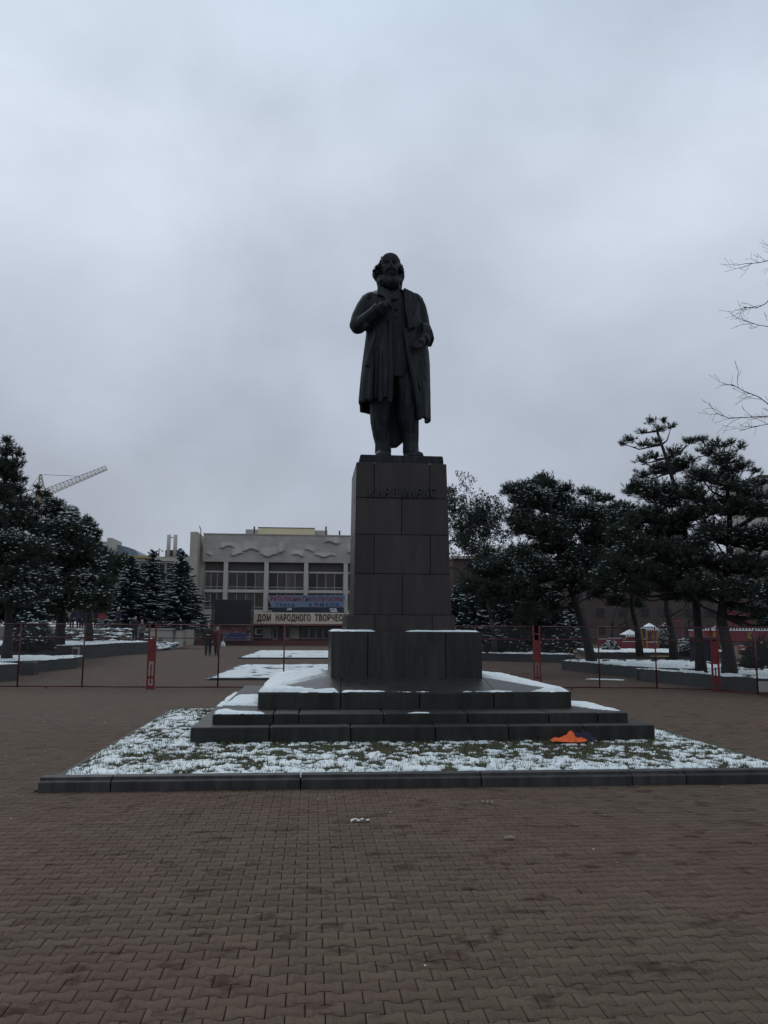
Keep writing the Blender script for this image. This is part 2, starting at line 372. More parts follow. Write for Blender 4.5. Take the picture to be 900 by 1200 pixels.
def text_mesh(txt, size, depth, m, spacing=1.0, bold=0.0, width=None):
    cu = bpy.data.curves.new('t', 'FONT'); cu.body = txt; cu.size = size; cu.extrude = depth; cu.space_character = spacing; cu.offset = bold
    cu.align_x = 'CENTER'; cu.resolution_u = 3
    o = bpy.data.objects.new('t', cu); C.objects.link(o)
    d = bpy.context.evaluated_depsgraph_get(); me = bpy.data.meshes.new_from_object(o.evaluated_get(d)); bpy.data.objects.remove(o)
    me.materials.clear(); me.materials.append(m)
    V = np.empty(len(me.vertices)*3, np.float32); me.vertices.foreach_get('co', V); V = V.reshape(-1, 3)
    if width and len(V): V[:, 0] *= width/(V[:, 0].max()-V[:, 0].min())
    W_ = np.stack([V[:, 0], -V[:, 2], V[:, 1]], 1); me.vertices.foreach_set('co', W_.ravel()); me.update()   # stand upright facing -y
    return me
def shift(me, dx, dy, dz):
    me.transform(Matrix.Translation((dx, dy, dz))); return me

# ================================================================== GROUND
def gz(y):
    return 0.0 if y <= 55 else max(-0.77, -0.77*(y-55)/50)
PX0, PX1, PY0, PY1 = -72*PW, 72*PW, 14*PH, 134*PH
mb = MB()
xs = [-3000, -60, PX0, PX1, 60, 3000]; ys = [-60, PY0, PY1, 55, 105, 4000]
V = []; Fc = []
for j in range(len(ys)-1):
    for i in range(len(xs)-1):
        x0, x1, y0, y1 = xs[i], xs[i+1], ys[j], ys[j+1]
        if (i, j) == (2, 1): continue
        mb.add([(x0, y0, gz(y0)), (x1, y0, gz(y0)), (x1, y1, gz(y1)), (x0, y1, gz(y1))], [(0, 1, 2, 3)])
mb.mi = 1
z = -0.022
mb.add([(PX0, PY0, z), (PX1, PY0, z), (PX1, PY1, z), (PX0, PY1, z), (PX0, PY0, 0), (PX1, PY0, 0), (PX1, PY1, 0), (PX0, PY1, 0)],
       [(0, 1, 2, 3), (4, 5, 1, 0), (5, 6, 2, 1), (6, 7, 3, 2), (7, 4, 0, 3)])
ground = mb.build('ground', [M['paving'], M['joint']]); ground['kind'] = 'structure'

# interlocking double-T pavers: half the rows are shifted by half a stone
LX0, LX1, LY0, LY1 = -2.62, 5.40, 8.40, 15.45    # lawn with its kerbs
g = 0.0045; wv = 0.027
def paver_outline():
    hw = PW/2-g/2; hh = PH/2-g/2
    # ends taller, waist narrower, so that neighbouring rows lock together
    t_ = [(-hw, hh+wv/2), (-hw*0.62, hh+wv/2), (-hw*0.30, hh-wv/2), (hw*0.30, hh-wv/2), (hw*0.62, hh+wv/2), (hw, hh+wv/2)]
    return [(x, -y) for x, y in t_] + [(x, y) for x, y in reversed(t_)]
PO = np.array(paver_outline()); n_ = len(PO)
rows = []
j0 = int(PY0/PH)+2
for j in range(j0, 134):
    yc = (j+0.5)*PH
    lim_l = -(0.60*yc+1.6); lim_r = 0.76*yc+2.0
    off = 0.5*PW if j % 2 == 0 else 0.0
    i0 = int(max(PX0, lim_l)/PW); i1 = int(min(PX1-off, lim_r)/PW)
    for i in range(i0, i1):
        xc = (i+0.5)*PW+off
        if LX0-0.02 < xc < LX1+0.06 and LY0-0.01 < yc < LY1+0.06: continue
        rows.append((xc, yc))
rows = np.array(rows)
# the pavers that show largest become single objects, the rest one joined part
vis = []
for k, (x, y) in enumerate(rows):
    v = Vector((x, y, 0))-Vector((0, 0, EYE)); zc = v.dot(fw); px = 450+F_PX*v.dot(rt)/zc; py = 600-F_PX*v.dot(up)/zc
    if 0 <= px <= 900 and py <= 1198: vis.append((zc, k))
vis.sort(); near = set(k for _, k in vis[:300])
top = np.column_stack([PO*1.0, np.zeros(n_)]); inn = np.column_stack([PO*0.965, np.full(n_, 0.003)]); bot = np.column_stack([PO, np.full(n_, -0.02)])
tv = np.vstack([bot, top-[0, 0, 0.002], inn-[0, 0, 0.002]])
def paver_faces_tri():
    T = []
    for a in (0, n_):
        for i in range(n_):
            j = (i+1) % n_; T += [(a+i, a+j, a+n_+j), (a+i, a+n_+j, a+n_+i)]
    b = 2*n_
    for (i, j, k) in ((0,1,10),(0,10,11),(1,2,9),(1,9,10),(2,3,8),(2,8,9),(3,4,7),(3,7,8),(4,5,6),(4,6,7)): T.append((b+i, b+j, b+k))
    return np.array(T)
PT = paver_faces_tri()
pm = np_mesh('paver', tv, PT, M['paver'])
rest = [k for k in range(len(rows)) if k not in near]
P_ = rows[rest]; nP = len(P_)
tilt = rng.normal(0, 0.0009, (nP, 1)); tx_ = rng.normal(0, 0.008, (nP, 1)); ty_ = rng.normal(0, 0.008, (nP, 1))
Vp = np.empty((nP, len(tv), 3)); Vp[:, :, 0] = tv[None, :, 0]+P_[:, None, 0]; Vp[:, :, 1] = tv[None, :, 1]+P_[:, None, 1]
Vp[:, :, 2] = tv[None, :, 2]+tilt+tx_*tv[None, :, 0]+ty_*tv[None, :, 1]
Tp = (PT[None]+(np.arange(nP)*len(tv))[:, None, None]).reshape(-1, 3)
o = link('paver_field', np_mesh('paver_field', Vp.reshape(-1, 3), Tp, M['paver']), ground, kind='stuff')
for k in sorted(near):
    o = bpy.data.objects.new('paver', pm); C.objects.link(o); o.parent = ground
    o.location = (rows[k][0], rows[k][1], random.gauss(0, 0.0009)); o.rotation_euler = (random.gauss(0, 0.008), random.gauss(0, 0.008), 0)

# ================================================================== LAWN AND KERB
lawn = empty('lawn', (1.4, 11.9, 0), 'snow dusted grass plot with a granite kerb around the foot of the monument', 'lawn')
KZ = 0.135
prof = [(8.405, 0), (8.405, 0.088), (8.412, 0.098), (8.452, 0.104), (8.456, 0.112), (8.458, 0.130), (8.466, KZ), (8.585, KZ), (8.585, 0)]
joints = [LX0, -1.93, -0.085, 1.74, 3.32, 3.90, LX1]
for a, b in zip(joints[:-1], joints[1:]):
    j = random.uniform(-0.006, 0.006)
    MB().loft([[(x, y+j, z) for y, z in prof] for x in (a+0.007, b-0.007)]).build('kerb_stone', M['kerb'], lawn)
for y0 in np.arange(8.6, LY1-0.1, 1.14):
    y1 = min(y0+1.13, LY1)
    MB().bbox(LX0+0.02, LX0+0.10, y0, y1, 0, 0.075).build('kerb_stone', M['kerb'], lawn)
    MB().bbox(LX1-0.10, LX1-0.02, y0, y1, 0, 0.075).build('kerb_stone', M['kerb'], lawn)
ix0, ix1, iy0, iy1 = LX0+0.105, LX1-0.105, 8.587, LY1
gx = np.linspace(ix0, ix1, 160); gy = np.linspace(iy0, iy1, 140); X, Y = np.meshgrid(gx, gy)
def lawn_h(X, Y):
    e_ = np.minimum(np.minimum(X-ix0, ix1-X)/0.25, np.minimum((Y-iy0)/0.06, (LY1-Y)/0.2))
    return 0.07 + 0.055*np.clip(e_, 0, 1) + 0.022*(fbm(X*3, Y*3, 4)-0.5)
Zl = lawn_h(X, Y); idx = (np.arange(139)[:, None]*160+np.arange(159)[None]).ravel()
link('turf', np_mesh('turf', np.stack([X.ravel(), Y.ravel(), Zl.ravel()], 1), np.stack([idx, idx+1, idx+161, idx+160], 1), M['turf'], True), lawn)
# snow with holes where the grass shows
res = 0.016
gx = np.arange(ix0-0.02, ix1+0.02, res); gy = np.arange(iy0-0.015, iy1+0.02, res); X, Y = np.meshgrid(gx, gy)
f = 0.40*fbm(X*5.5, Y*5.0, 31, 3) + 0.60*fbm(X*17, Y*13, 8, 4)
big = fbm(X*0.8, Y*1.1, 77, 3)
bare = np.clip(1-np.abs(Y-10.25)/0.75, 0, 1)*np.clip((X+0.9)/1.0, 0, 1)*np.clip((5.0-X)/1.0, 0, 1)   # trodden strip before the steps
front = np.clip((9.35-Y)/0.7, 0, 1); left = np.clip((-1.0-X)/0.6, 0, 1)*0.6
th_ = 0.508 + 0.10*bare*(0.2+1.5*big) - 0.09*front*(1-bare) - 0.03*left - 0.07*(big-0.5)
h = 0.015*np.tanh(np.clip((f-th_)*22, -3, 3)) + 0.010*(fbm(X*9, Y*9, 3, 2)-0.5)*(f > th_)
Zs = lawn_h(X, Y)+h
under = (X > -1.50) & (X < 4.58) & (Y > 10.83)
ok = (h > -0.004) & ~under
q = ok[:-1, :-1] | ok[1:, :-1] | ok[:-1, 1:] | ok[1:, 1:]
nx = len(gx); ii = (np.arange(len(gy)-1)[:, None]*nx+np.arange(nx-1)[None])[q]
V = np.stack([X.ravel(), Y.ravel(), Zs.ravel()], 1); T = np.stack([ii, ii+1, ii+nx+1, ii+nx], 1)
us = np.unique(T); mp_ = np.zeros(len(V), np.int64); mp_[us] = np.arange(len(us))
link('snow', np_mesh('snow', V[us], mp_[T], M['snow'], True), lawn, kind='stuff')
# grass blades
nb = 150000
bx = rng.uniform(ix0, ix1, nb); by = rng.uniform(iy0, iy1, nb)
keep = ~((bx > -1.5) & (bx < 4.58) & (by > 10.83)); bx, by = bx[keep], by[keep]
fh = 0.40*fbm(bx*5.5, by*5.0, 31, 3) + 0.60*fbm(bx*17, by*13, 8, 4)
bb_ = np.clip(1-np.abs(by-10.25)/0.75, 0, 1)
keep = (fh < 0.535+0.05*bb_) | (rng.random(len(bx)) < 0.13); bx, by = bx[keep], by[keep]; nb = len(bx)
bz = lawn_h(bx, by)-0.005; an = rng.uniform(0, 2*math.pi, nb); ln = rng.uniform(0.03, 0.075, nb); el = rng.uniform(0.25, 1.2, nb)
dx, dy, dz = np.cos(an)*np.cos(el), np.sin(an)*np.cos(el), np.sin(el); wx, wy = -np.sin(an)*0.0042, np.cos(an)*0.0042
V = np.empty((nb, 3, 3)); V[:, 0] = np.stack([bx-wx, by-wy, bz], 1); V[:, 1] = np.stack([bx+wx, by+wy, bz], 1); V[:, 2] = np.stack([bx+dx*ln, by+dy*ln, bz+dz*ln], 1)
link('grass_blades', np_mesh('grass_blades', V.reshape(-1, 3), np.arange(nb*3).reshape(-1, 3), M['grass']), lawn, kind='stuff')

# ================================================================== MONUMENT STEPS
steps = empty('stepped_base', (1.53, 13.8, 0.1), 'three dark granite steps with snow patches under the monument', 'monument base')
def ring_stones(x0, x1, y0, y1, z0, z1, depth, fx, sy, m):
    """facing stones round a step: front stones cut at fx, side stones cut at sy"""
    fx = [x0]+fx+[x1]
    for a, b in zip(fx[:-1], fx[1:]):
        dz = random.uniform(-0.003, 0.003)
        MB().bbox(a+0.005, b-0.005, y0+random.uniform(0, 0.006), y0+depth, z0, z1+dz, 0.010).build('step_stone', m, steps)
    sy = [y0+depth+0.006]+sy+[y1]
    for a, b in zip(sy[:-1], sy[1:]):
        MB().bbox(x0, x0+depth, a+0.005, b-0.005, z0, z1-0.002, 0.010).build('step_stone', m, steps)
        MB().bbox(x1-depth, x1, a+0.005, b-0.005, z0, z1-0.002, 0.010).build('step_stone', m, steps)
def fx_at(pxs, y, z=0.3): return [at(p, 850, y).x for p in pxs]
ring_stones(-1.52, 4.60, 10.78, 16.85, 0.04, 0.325, 0.75, fx_at([316, 411, 510, 596, 684], 10.8), [12.8, 14.3, 15.6], M['step'])
ring_stones(-1.29, 4.37, 11.12, 16.5, 0.325, 0.455, 0.95, fx_at([320, 350, 450, 549, 644, 702], 11.1), [13.2, 14.6], M['step'])
ring_stones(-0.745, 3.80, 11.82, 15.95, 0.455, 0.675, 0.40, fx_at([399, 492, 580], 11.8), [13.4, 14.7], M['step'])
MB().box(-0.9, 3.95, 12.0, 16.2, 0.05, 0.44).box(-0.35, 3.4, 12.21, 15.6, 0.44, 0.66).build('core', M['core'], steps)
# sloping cover slabs round the block
bx0, bx1, by0, by1 = 0.31, 2.72, 12.95, 15.35
def cover(poly, name='cover_slab'):
    m_ = MB(); n = len(poly); m_.loft([[(x, y, z-0.03) for x, y, z in poly], [(x, y, z) for x, y, z in poly]]); m_.build(name, M['slab'], steps)
zo, zi = 0.68, 0.815; ox0, ox1, oy0, oy1 = -0.742, 3.797, 11.823, 15.95; e_ = 0.005
cxs = [ox0+0.0, at(399, 812, 11.8).x, at(582, 812, 11.8).x, ox1]
tops = [bx0, at(400, 795, 12.95).x, at(566, 795, 12.95).x, bx1]
cover([(ox0, oy0, zo), (cxs[1]-e_, oy0, zo), (tops[1]-e_, by0+0.02, zi), (bx0, by0+0.02, zi)])
cover([(cxs[1]+e_, oy0, zo), (cxs[2]-e_, oy0, zo), (tops[2]-e_, by0+0.02, zi), (tops[1]+e_, by0+0.02, zi)])
cover([(cxs[2]+e_, oy0, zo), (ox1, oy0, zo), (bx1, by0+0.02, zi), (tops[2]+e_, by0+0.02, zi)])
cover([(ox0, oy1, zo), (ox0, oy0+2*e_, zo), (bx0, by0+0.03, zi), (bx0, by1, zi)])
cover([(ox1, oy0+2*e_, zo), (ox1, oy1, zo), (bx1, by1, zi), (bx1, by0+0.03, zi)])
cover([(ox1-e_, oy1+0.003, zo), (ox0+e_, oy1+0.003, zo), (bx0, by1, zi), (bx1, by1, zi)])
def slope(X, Y):
    d = np.maximum(np.maximum(np.maximum(bx0-X, X-bx1), by0-Y), 0)/1.1
    return zi-(zi-zo)*np.clip(d, 0, 1)+0.002
flat = lambda z: (lambda X, Y: np.full(np.shape(X), z))
snow_patch([(ox0+0.01, oy0+0.01), (0.38, oy0+0.01), (0.36, 11.95), (-0.05, 11.98), (-0.40, 12.20), (-0.36, 12.6), (-0.05, 13.1), (0.25, 13.6), (0.25, 15.2), (-0.7, 15.9), (ox0+0.01, 14)], slope, 0.042, 0.02, steps, seed=1)
snow_patch([(0.46, oy0+0.01), (1.0, oy0+0.01), (1.45, oy0+0.02), (1.0, 11.93), (0.46, 11.97)], slope, 0.022, 0.015, steps, seed=2)
snow_patch([(1.5, oy0+0.01), (1.72, oy0+0.01), (1.7, 11.87), (1.52, 11.86)], slope, 0.018, 0.012, steps, seed=3, ragged=0.03)
snow_patch([(2.2, oy0+0.01), (2.9, oy0+0.01), (3.05, 11.9), (2.7, 11.92), (2.3, 11.88)], slope, 0.02, 0.015, steps, seed=4)
snow_patch([(3.1, oy0+0.01), (ox1-0.01, oy0+0.01), (ox1-0.01, 12.6), (3.0, 13.2), (2.8, 13.25), (3.25, 12.5), (3.55, 12.1), (3.3, 11.95)], slope, 0.036, 0.02, steps, seed=5)
snow_patch([(2.8, 13.2), (3.1, 13.0), (3.75, 12.5), (3.78, 15.9), (2.8, 15.2)], slope, 0.036, 0.03, steps, seed=6)
s2 = flat(0.457)
snow_patch([(-1.27, 11.14), (-0.55, 11.14), (-0.62, 11.22), (-0.95, 11.32), (-1.1, 11.6), (-1.27, 11.7)], s2, 0.03, 0.015, steps, seed=7)
snow_patch([(-1.27, 12.4), (-0.78, 12.3), (-0.78, 14.0), (-1.2, 14.0)], s2, 0.03, 0.02, steps, seed=8)
snow_patch([(1.32, 11.14), (1.6, 11.14), (1.6, 11.24), (1.4, 11.22)], s2, 0.014, 0.012, steps, seed=9, ragged=0.02)
snow_patch([(4.15, 11.5), (4.34, 11.4), (4.34, 12.6), (3.9, 12.9), (3.86, 12.2)], s2, 0.02, 0.02, steps, seed=10)
snow_patch([(-1.50, 13.6), (-1.32, 13.5), (-1.32, 16.2), (-1.5, 16.2)], flat(0.327), 0.02, 0.02, steps, seed=12)

# ================================================================== PEDESTAL
ped = empty('pedestal', (1.5, 14.1, 0.8), 'tall tapering pedestal of dark polished granite blocks with carved lettering', 'pedestal')
bz0, bz1 = 0.80, 1.535
cut = [bx0, at(431, 770, 12.95).x, at(522.5, 770, 12.95).x, bx1]
for a, b in zip(cut[:-1], cut[1:]):
    MB().bbox(a+0.003, b-0.003, by0+random.uniform(0, 0.003), by0+0.45, bz0, bz1, 0.008).build('base_block', M['block'], ped)
for a, b in ((by0+0.453, 14.15), (14.155, by1)):
    MB().bbox(bx0+0.001, bx0+0.5, a, b, bz0, bz1-0.001, 0.008).build('base_block', M['block'], ped)
    MB().bbox(bx1-0.5, bx1-0.001, a, b, bz0, bz1-0.001, 0.008).build('base_block', M['block'], ped)
MB().box(bx0+0.4, bx1-0.4, by0+0.4, by1-0.02, bz0, bz1-0.006).build('core', M['core'], ped)
sx0, sx1, sy0, sy1 = 0.672, 2.292, 13.30, 14.92
tx0, tx1, ty0, ty1 = 0.695, 2.227, 13.335, 14.87
Zs_ = [1.80, 2.475, 3.126, 3.743, 4.346]
def sec(z):
    t = (z-1.8)/(4.346-1.8)
    return sx0+(tx0-sx0)*t, sx1+(tx1-sx1)*t, sy0+(ty0-sy0)*t, sy1+(ty1-sy1)*t
def hexa(p0, p1, b=0.006):
    """stone between rectangle p0 (x0,x1,y0,y1,z) and p1, with chamfered arrises"""
    rings = []
    for (x0, x1, y0, y1, z), zz, i in ((p0, p0[4], b), (p0, p0[4]+b, 0), (p1, p1[4]-b, 0), (p1, p1[4], b)):
        rings.append([(x0+i+b*(i == 0), y0+i, zz), (x1-i-b*(i == 0), y0+i, zz), (x1-i, y0+i+b*(i == 0), zz), (x1-i, y1-i, zz), (x0+i, y1-i, zz), (x0+i, y0+i+b*(i == 0), zz)])
    return MB().loft(rings)
def course(z0, z1, cuts, name='granite_block', m=None, s0=None, s1=None):
    a0, a1, c0, c1 = s0 or sec(z0); b0, b1, d0, d1 = s1 or sec(z1); gp = 0.003
    z0 += gp; z1 -= gp
    xs0 = [a0]+cuts+[a1]; xs1 = [b0]+cuts+[b1]; dep = 0.4
    for k in range(len(xs0)-1):
        j = random.uniform(0, 0.004)
        hexa((xs0[k]+gp, xs0[k+1]-gp, c0+j, c0+dep, z0), (xs1[k]+gp, xs1[k+1]-gp, d0+j, d0+dep, z1)).build(name, m or M['shaft'], ped)
    ym = (c0+c1)/2+random.choice((-0.1, 0.1, 0.25))
    for (ya, yb, yc, yd) in ((c0+dep+gp, ym-gp, d0+dep+gp, ym-gp), (ym+gp, c1, ym+gp, d1)):
        hexa((a0+0.001, a0+0.5, ya, yb, z0), (b0+0.001, b0+0.5, yc, yd, z1)).build(name, m or M['shaft'], ped)
        hexa((a1-0.5, a1-0.001, ya, yb, z0), (b1-0.5, b1-0.001, yc, yd, z1)).build(name, m or M['shaft'], ped)
X_ = lambda px, z: at(px, 600, 13.32).x
def xc(px, py): return at(px, py, 13.32).x
course(1.535, 1.80, [xc(438.5, 730), xc(505.5, 730)], s0=(0.555, 2.335, 13.2, 15.02), s1=(0.560, 2.330, 13.205, 15.015))
course(Zs_[0], Zs_[1], [xc(471.5, 700)])
course(Zs_[1], Zs_[2], [xc(438.5, 650), xc(504.3, 650)])
course(Zs_[2], Zs_[3], [xc(470.8, 605)])
course(Zs_[3], Zs_[4], [xc(438.6, 560), xc(503.8, 560)])
MB().box(1.0, 1.9, 13.65, 14.5, 1.5, 4.335).build('core', M['core'], ped)
letters = 'КАРЛ МАРКС'
pxs = [435.5, 445, 453.5, 462, None, 474, 482.5, 491, 499, 507.5]
for ch, p in zip(letters, pxs):
    if p is None: continue
    me = text_mesh(ch, 0.21, 0.018, M['letter_metal'], bold=0.003, width=0.100)
    q = at(p, 582.5, 13.33); shift(me, q.x, 13.318, q.z); link('letter', me, ped)
MB().bbox(tx0+0.05, tx1-0.05, ty0+0.05, ty1-0.05, 4.34, 4.352, 0.004).build('snow', M['snow'], ped)
sb = flat(1.537)
snow_patch([(0.325, 12.965), (1.0, 12.965), (1.02, 13.17), (0.56, 13.18), (0.54, 15.3), (0.33, 15.3)], sb, 0.024, 0.015, ped, seed=21)
snow_patch([(1.5, 12.99), (2.68, 12.965), (2.70, 15.3), (2.35, 15.3), (2.34, 13.18), (1.5, 13.18)], sb, 0.02, 0.015, ped, seed=22)

# ================================================================== STATUE
SY = 14.02
st = empty('statue', (1.45, SY, 4.5), 'dark bronze statue of a bearded man in open coat, hand at lapel', 'statue')
PZ = 4.502
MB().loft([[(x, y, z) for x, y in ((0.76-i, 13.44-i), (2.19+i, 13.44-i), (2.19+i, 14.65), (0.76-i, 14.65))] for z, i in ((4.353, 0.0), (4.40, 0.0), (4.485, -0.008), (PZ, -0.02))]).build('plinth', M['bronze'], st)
def S(px, py, dy=0.0):
    return at(px, py, SY+dy)
U = 0.01525   # metres per photo pixel at the statue
def sil(py, xl, xr): a = S(xl, py); b = S(xr, py); return a.x, b.x, a.z
def ring(x0, x1, z, bf, bb_, n=36, yc=0.0, e=2.4, fold=0.0, ph=0.0, fn=9):
    out = []; cx, a = (x0+x1)/2, (x1-x0)/2
    for i in range(n):
        t = 2*math.pi*i/n; c, s = math.cos(t), math.sin(t)
        x = math.copysign(abs(c)**(2/e), c); y = math.copysign(abs(s)**(2/e), s)
        k = 1+fold*math.sin(fn*t+ph)
        out.append((cx+a*x*(1+0.3*(k-1)), SY+yc+(bf if y < 0 else bb_)*y*k, z))
    return out
# --- body: trousers, waistcoat, neck, hands, shoes in one surface
b = MB()
secs = []
for py, xl, xr, bf in ((341, 449, 467, 0.14), (348, 440, 480, 0.24), (362, 436, 486, 0.30), (385, 438, 488, 0.33), (410, 438, 490, 0.33), (430, 437, 491, 0.33), (446, 436, 491, 0.31)):
    x0, x1, z = sil(py, xl, xr); secs.append(ring(x0, x1, z, bf, 0.27))
b.loft(list(reversed(secs)))
def leg(pts, n=20):
    rings = []
    for k, (px, py, r, dy) in enumerate(pts):
        c = S(px, py, dy); rr = r*U
        rings.append([(c.x+rr*math.cos(2*math.pi*i/n)*(1+0.05*math.sin(3*i+k)), c.y+rr*1.15*math.sin(2*math.pi*i/n)*(1+0.05*math.sin(2*i+k*2)), c.z+0.012*math.sin(i*1.3+k)) for i in range(n)])
    b.loft(list(reversed(rings)))
leg([(450, 432, 14.5, 0.0), (447.5, 455, 14, -0.03), (446.5, 478, 13.2, -0.06), (446.5, 495, 12, -0.05), (447.5, 510, 10.5, -0.02), (449, 520, 9.4, -0.02), (449, 529, 9.6, -0.03), (449, 533, 8.8, -0.03)])
leg([(473, 432, 14.5, -0.02), (476, 455, 14, -0.08), (477.5, 478, 13.2, -0.12), (479, 495, 11.8, -0.10), (481, 510, 10.2, -0.06), (481.5, 520, 9.3, -0.06), (481.5, 529, 9.4, -0.08), (481.5, 533, 8.8, -0.08)])
for px, dy, dx in ((449, -0.03, -0.03), (481.5, -0.08, 0.06)):     # shoes
    c = S(px, 530, dy); zb = PZ
    b.loft([[(c.x+dx*t+w*math.cos(2*math.pi*i/14), c.y+0.10-t*0.62, zb+hh*(1+math.sin(2*math.pi*i/14))*0.5) for i in range(14)] for t, w, hh in ((-0.05, 0.07, 0.12), (0.05, 0.12, 0.20), (0.3, 0.13, 0.20), (0.55, 0.135, 0.14), (0.75, 0.13, 0.11), (0.87, 0.08, 0.09), (0.9, 0.03, 0.05))])
    b.loft([[(c.x+dx*t+w*math.cos(2*math.pi*i/14), c.y+0.10-t*0.62, zb+(0 if math.sin(2*math.pi*i/14) < 0 else 0.035)) for i in range(14)] for t, w in ((-0.08, 0.06), (0.05, 0.13), (0.3, 0.13), (0.6, 0.15), (0.8, 0.13), (0.92, 0.05))])
# trouser folds
for px0, py0, px1, py1, dy in ((440, 470, 452, 478, -0.24), (470, 468, 484, 477, -0.29), (442, 500, 452, 506, -0.19), (474, 500, 486, 507, -0.22), (443, 520, 455, 522, -0.15), (475, 521, 488, 520, -0.2), (470, 452, 482, 446, -0.28), (444, 452, 455, 458, -0.25)):
    b.tube([S(px0, py0, dy+0.05), S((px0+px1)/2, (py0+py1)/2+1, dy), S(px1, py1, dy+0.05)], [0.015, 0.035, 0.015], 8)
# waistcoat buttons, collar and bow tie
for k in range(6): b.ell(S(464.5+0.5*k, 362+10*k, -0.335+0.004*k), (0.022, 0.018, 0.022), 8, 6)
b.tube([S(448, 344, -0.16), S(456, 348, -0.26), S(466, 344, -0.18)], [0.05, 0.05, 0.05], 8)
b.ell(S(453.5, 350, -0.30), (0.075, 0.035, 0.045)); b.ell(S(461, 350, -0.30), (0.075, 0.035, 0.045)); b.ell(S(457.3, 350, -0.32), (0.028, 0.03, 0.03))
b.tube([S(457, 348, 0.0), S(456.7, 334, -0.03)], [0.15, 0.14], 14)
# head with face
hc = S(456.5, 314.6, -0.05)
b.ell(hc+Vector((0, 0.02, 0.03)), (0.185, 0.235, 0.25), 20, 14)
b.ell(hc+Vector((0, -0.12, -0.10)), (0.14, 0.13, 0.16), 16, 10)            # jaw
b.ell(hc+Vector((0, -0.17, 0.10)), (0.155, 0.085, 0.12), 16, 10)           # forehead
b.tube([hc+Vector((-0.11, -0.185, 0.035)), hc+Vector((-0.05, -0.235, 0.05)), hc+Vector((0, -0.225, 0.03)), hc+Vector((0.05, -0.235, 0.05)), hc+Vector((0.11, -0.185, 0.035))], [0.02, 0.032, 0.026, 0.032, 0.02], 8)   # brow
b.tube([hc+Vector((0, -0.22, 0.035)), hc+Vector((0, -0.275, -0.035)), hc+Vector((0, -0.29, -0.07)), hc+Vector((0, -0.24, -0.085))], [0.02, 0.028, 0.038, 0.02], 10)   # nose
for sx in (-1, 1):
    b.ell(hc+Vector((sx*0.03, -0.25, -0.075)), (0.022, 0.025, 0.018), 8, 6)
    b.ell(hc+Vector((sx*0.062, -0.205, 0.002)), (0.03, 0.02, 0.018), 8, 6)     # eyes
    b.ell(hc+Vector((sx*0.10, -0.17, -0.05)), (0.045, 0.04, 0.04), 8, 6)       # cheeks
    b.ell(hc+Vector((sx*0.195, 0.0, -0.02)), (0.022, 0.04, 0.055), 8, 6)       # ears
b.ell(hc+Vector((0, -0.20, -0.14)), (0.07, 0.07, 0.05), 10, 8); b.tube([hc+Vector((-0.05, -0.235, -0.135)), hc+Vector((0, -0.25, -0.13)), hc+Vector((0.05, -0.235, -0.135))], [0.012, 0.02, 0.012], 8)
def hand(w, tip, side, curl, fan):
    """palm, four bent fingers and a thumb; w wrist, tip knuckle centre, side across the palm, curl bending direction"""
    w, tip, side, curl = Vector(w), Vector(tip), Vector(side).normalized(), Vector(curl).normalized(); d = (tip-w).normalized()
    b.tube([w-d*0.08, w, w+(tip-w)*0.5, tip], [0.062, 0.066, 0.078, 0.07], 12)
    for k, (l, o_) in enumerate(((0.15, -1.5), (0.175, -0.5), (0.165, 0.5), (0.13, 1.5))):
        p0 = tip+side*o_*0.042-d*0.03; dd = (d+side*o_*0.05*fan).normalized()
        p1 = p0+dd*l*0.45; p2 = p1+(dd*0.45+curl*0.9).normalized()*l*0.38; p3 = p2+(curl-dd*0.25).normalized()*l*0.30
        b.tube([p0, p1, p2, p3], [0.030, 0.028, 0.025, 0.018], 10)
        b.ell(p1, (0.031, 0.031, 0.031), 8, 6)
    p0 = w+(tip-w)*0.35+side*-0.06; b.tube([p0, p0+side*-0.05+d*0.06+curl*0.03, p0+side*-0.04+d*0.13+curl*0.05], [0.034, 0.030, 0.02], 10)
hand(S(444.5, 361, -0.47), S(450.5, 356.5, -0.49), (0.35, 0.2, 0.8), (0.5, 0.85, -0.1), 1.0)
hand(S(495, 399, -0.42), S(492.5, 403, -0.47), (0.1, -0.5, -0.8), (-0.9, 0.4, 0.0), 0.6)
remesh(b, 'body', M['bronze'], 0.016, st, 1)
# --- coat
c = MB()
n = 44
def coat_ring(py, xl, xr, ol, orr, bf, bb_, lo=None):
    """open ring of coat cloth: outer and inner side; ol/orr photo x of the front edges"""
    x0, x1, z = sil(py, xl, xr); cx, a = (x0+x1)/2, (x1-x0)/2
    u0 = (S(ol, py).x-cx)/a; u1 = (S(orr, py).x-cx)/a
    e = 2.3
    ta = math.acos(max(-1, min(1, math.copysign(abs(u1)**(e/2), u1)))); tb = math.acos(max(-1, min(1, math.copysign(abs(u0)**(e/2), u0))))
    o_, i_ = [], []
    for k in range(n+1):
        t = -ta + (2*math.pi-(tb-ta))*k/n       # from the right front edge, round the back, to the left front edge
        t = -ta + (ta + (2*math.pi-tb))*k/n
        cc, ss = math.cos(t), math.sin(t)
        x = math.copysign(abs(cc)**(2/e), cc); y = math.copysign(abs(ss)**(2/e), ss)
        lowf = max(0, (py-390)/90)
        k_ = 1+0.045*lowf*math.sin(11*t+0.02*py)+0.02*lowf*math.sin(19*t+1)
        zz = z
        if lo: zz = S(0, lo(cc, ss)).z if False else at((xl+xr)/2, lo(cc, ss), SY).z
        px_, py_ = cx+a*x*(1+(k_-1)*0.35), SY+(bf if y < 0 else bb_)*y*k_
        o_.append((px_, py_, zz)); th = 0.075
        nx_, ny_ = (cc, ss*1.2); L = math.hypot(nx_, ny_)
        i_.append((px_-nx_/L*th, py_-ny_/L*th, zz))
    return o_+list(reversed(i_))
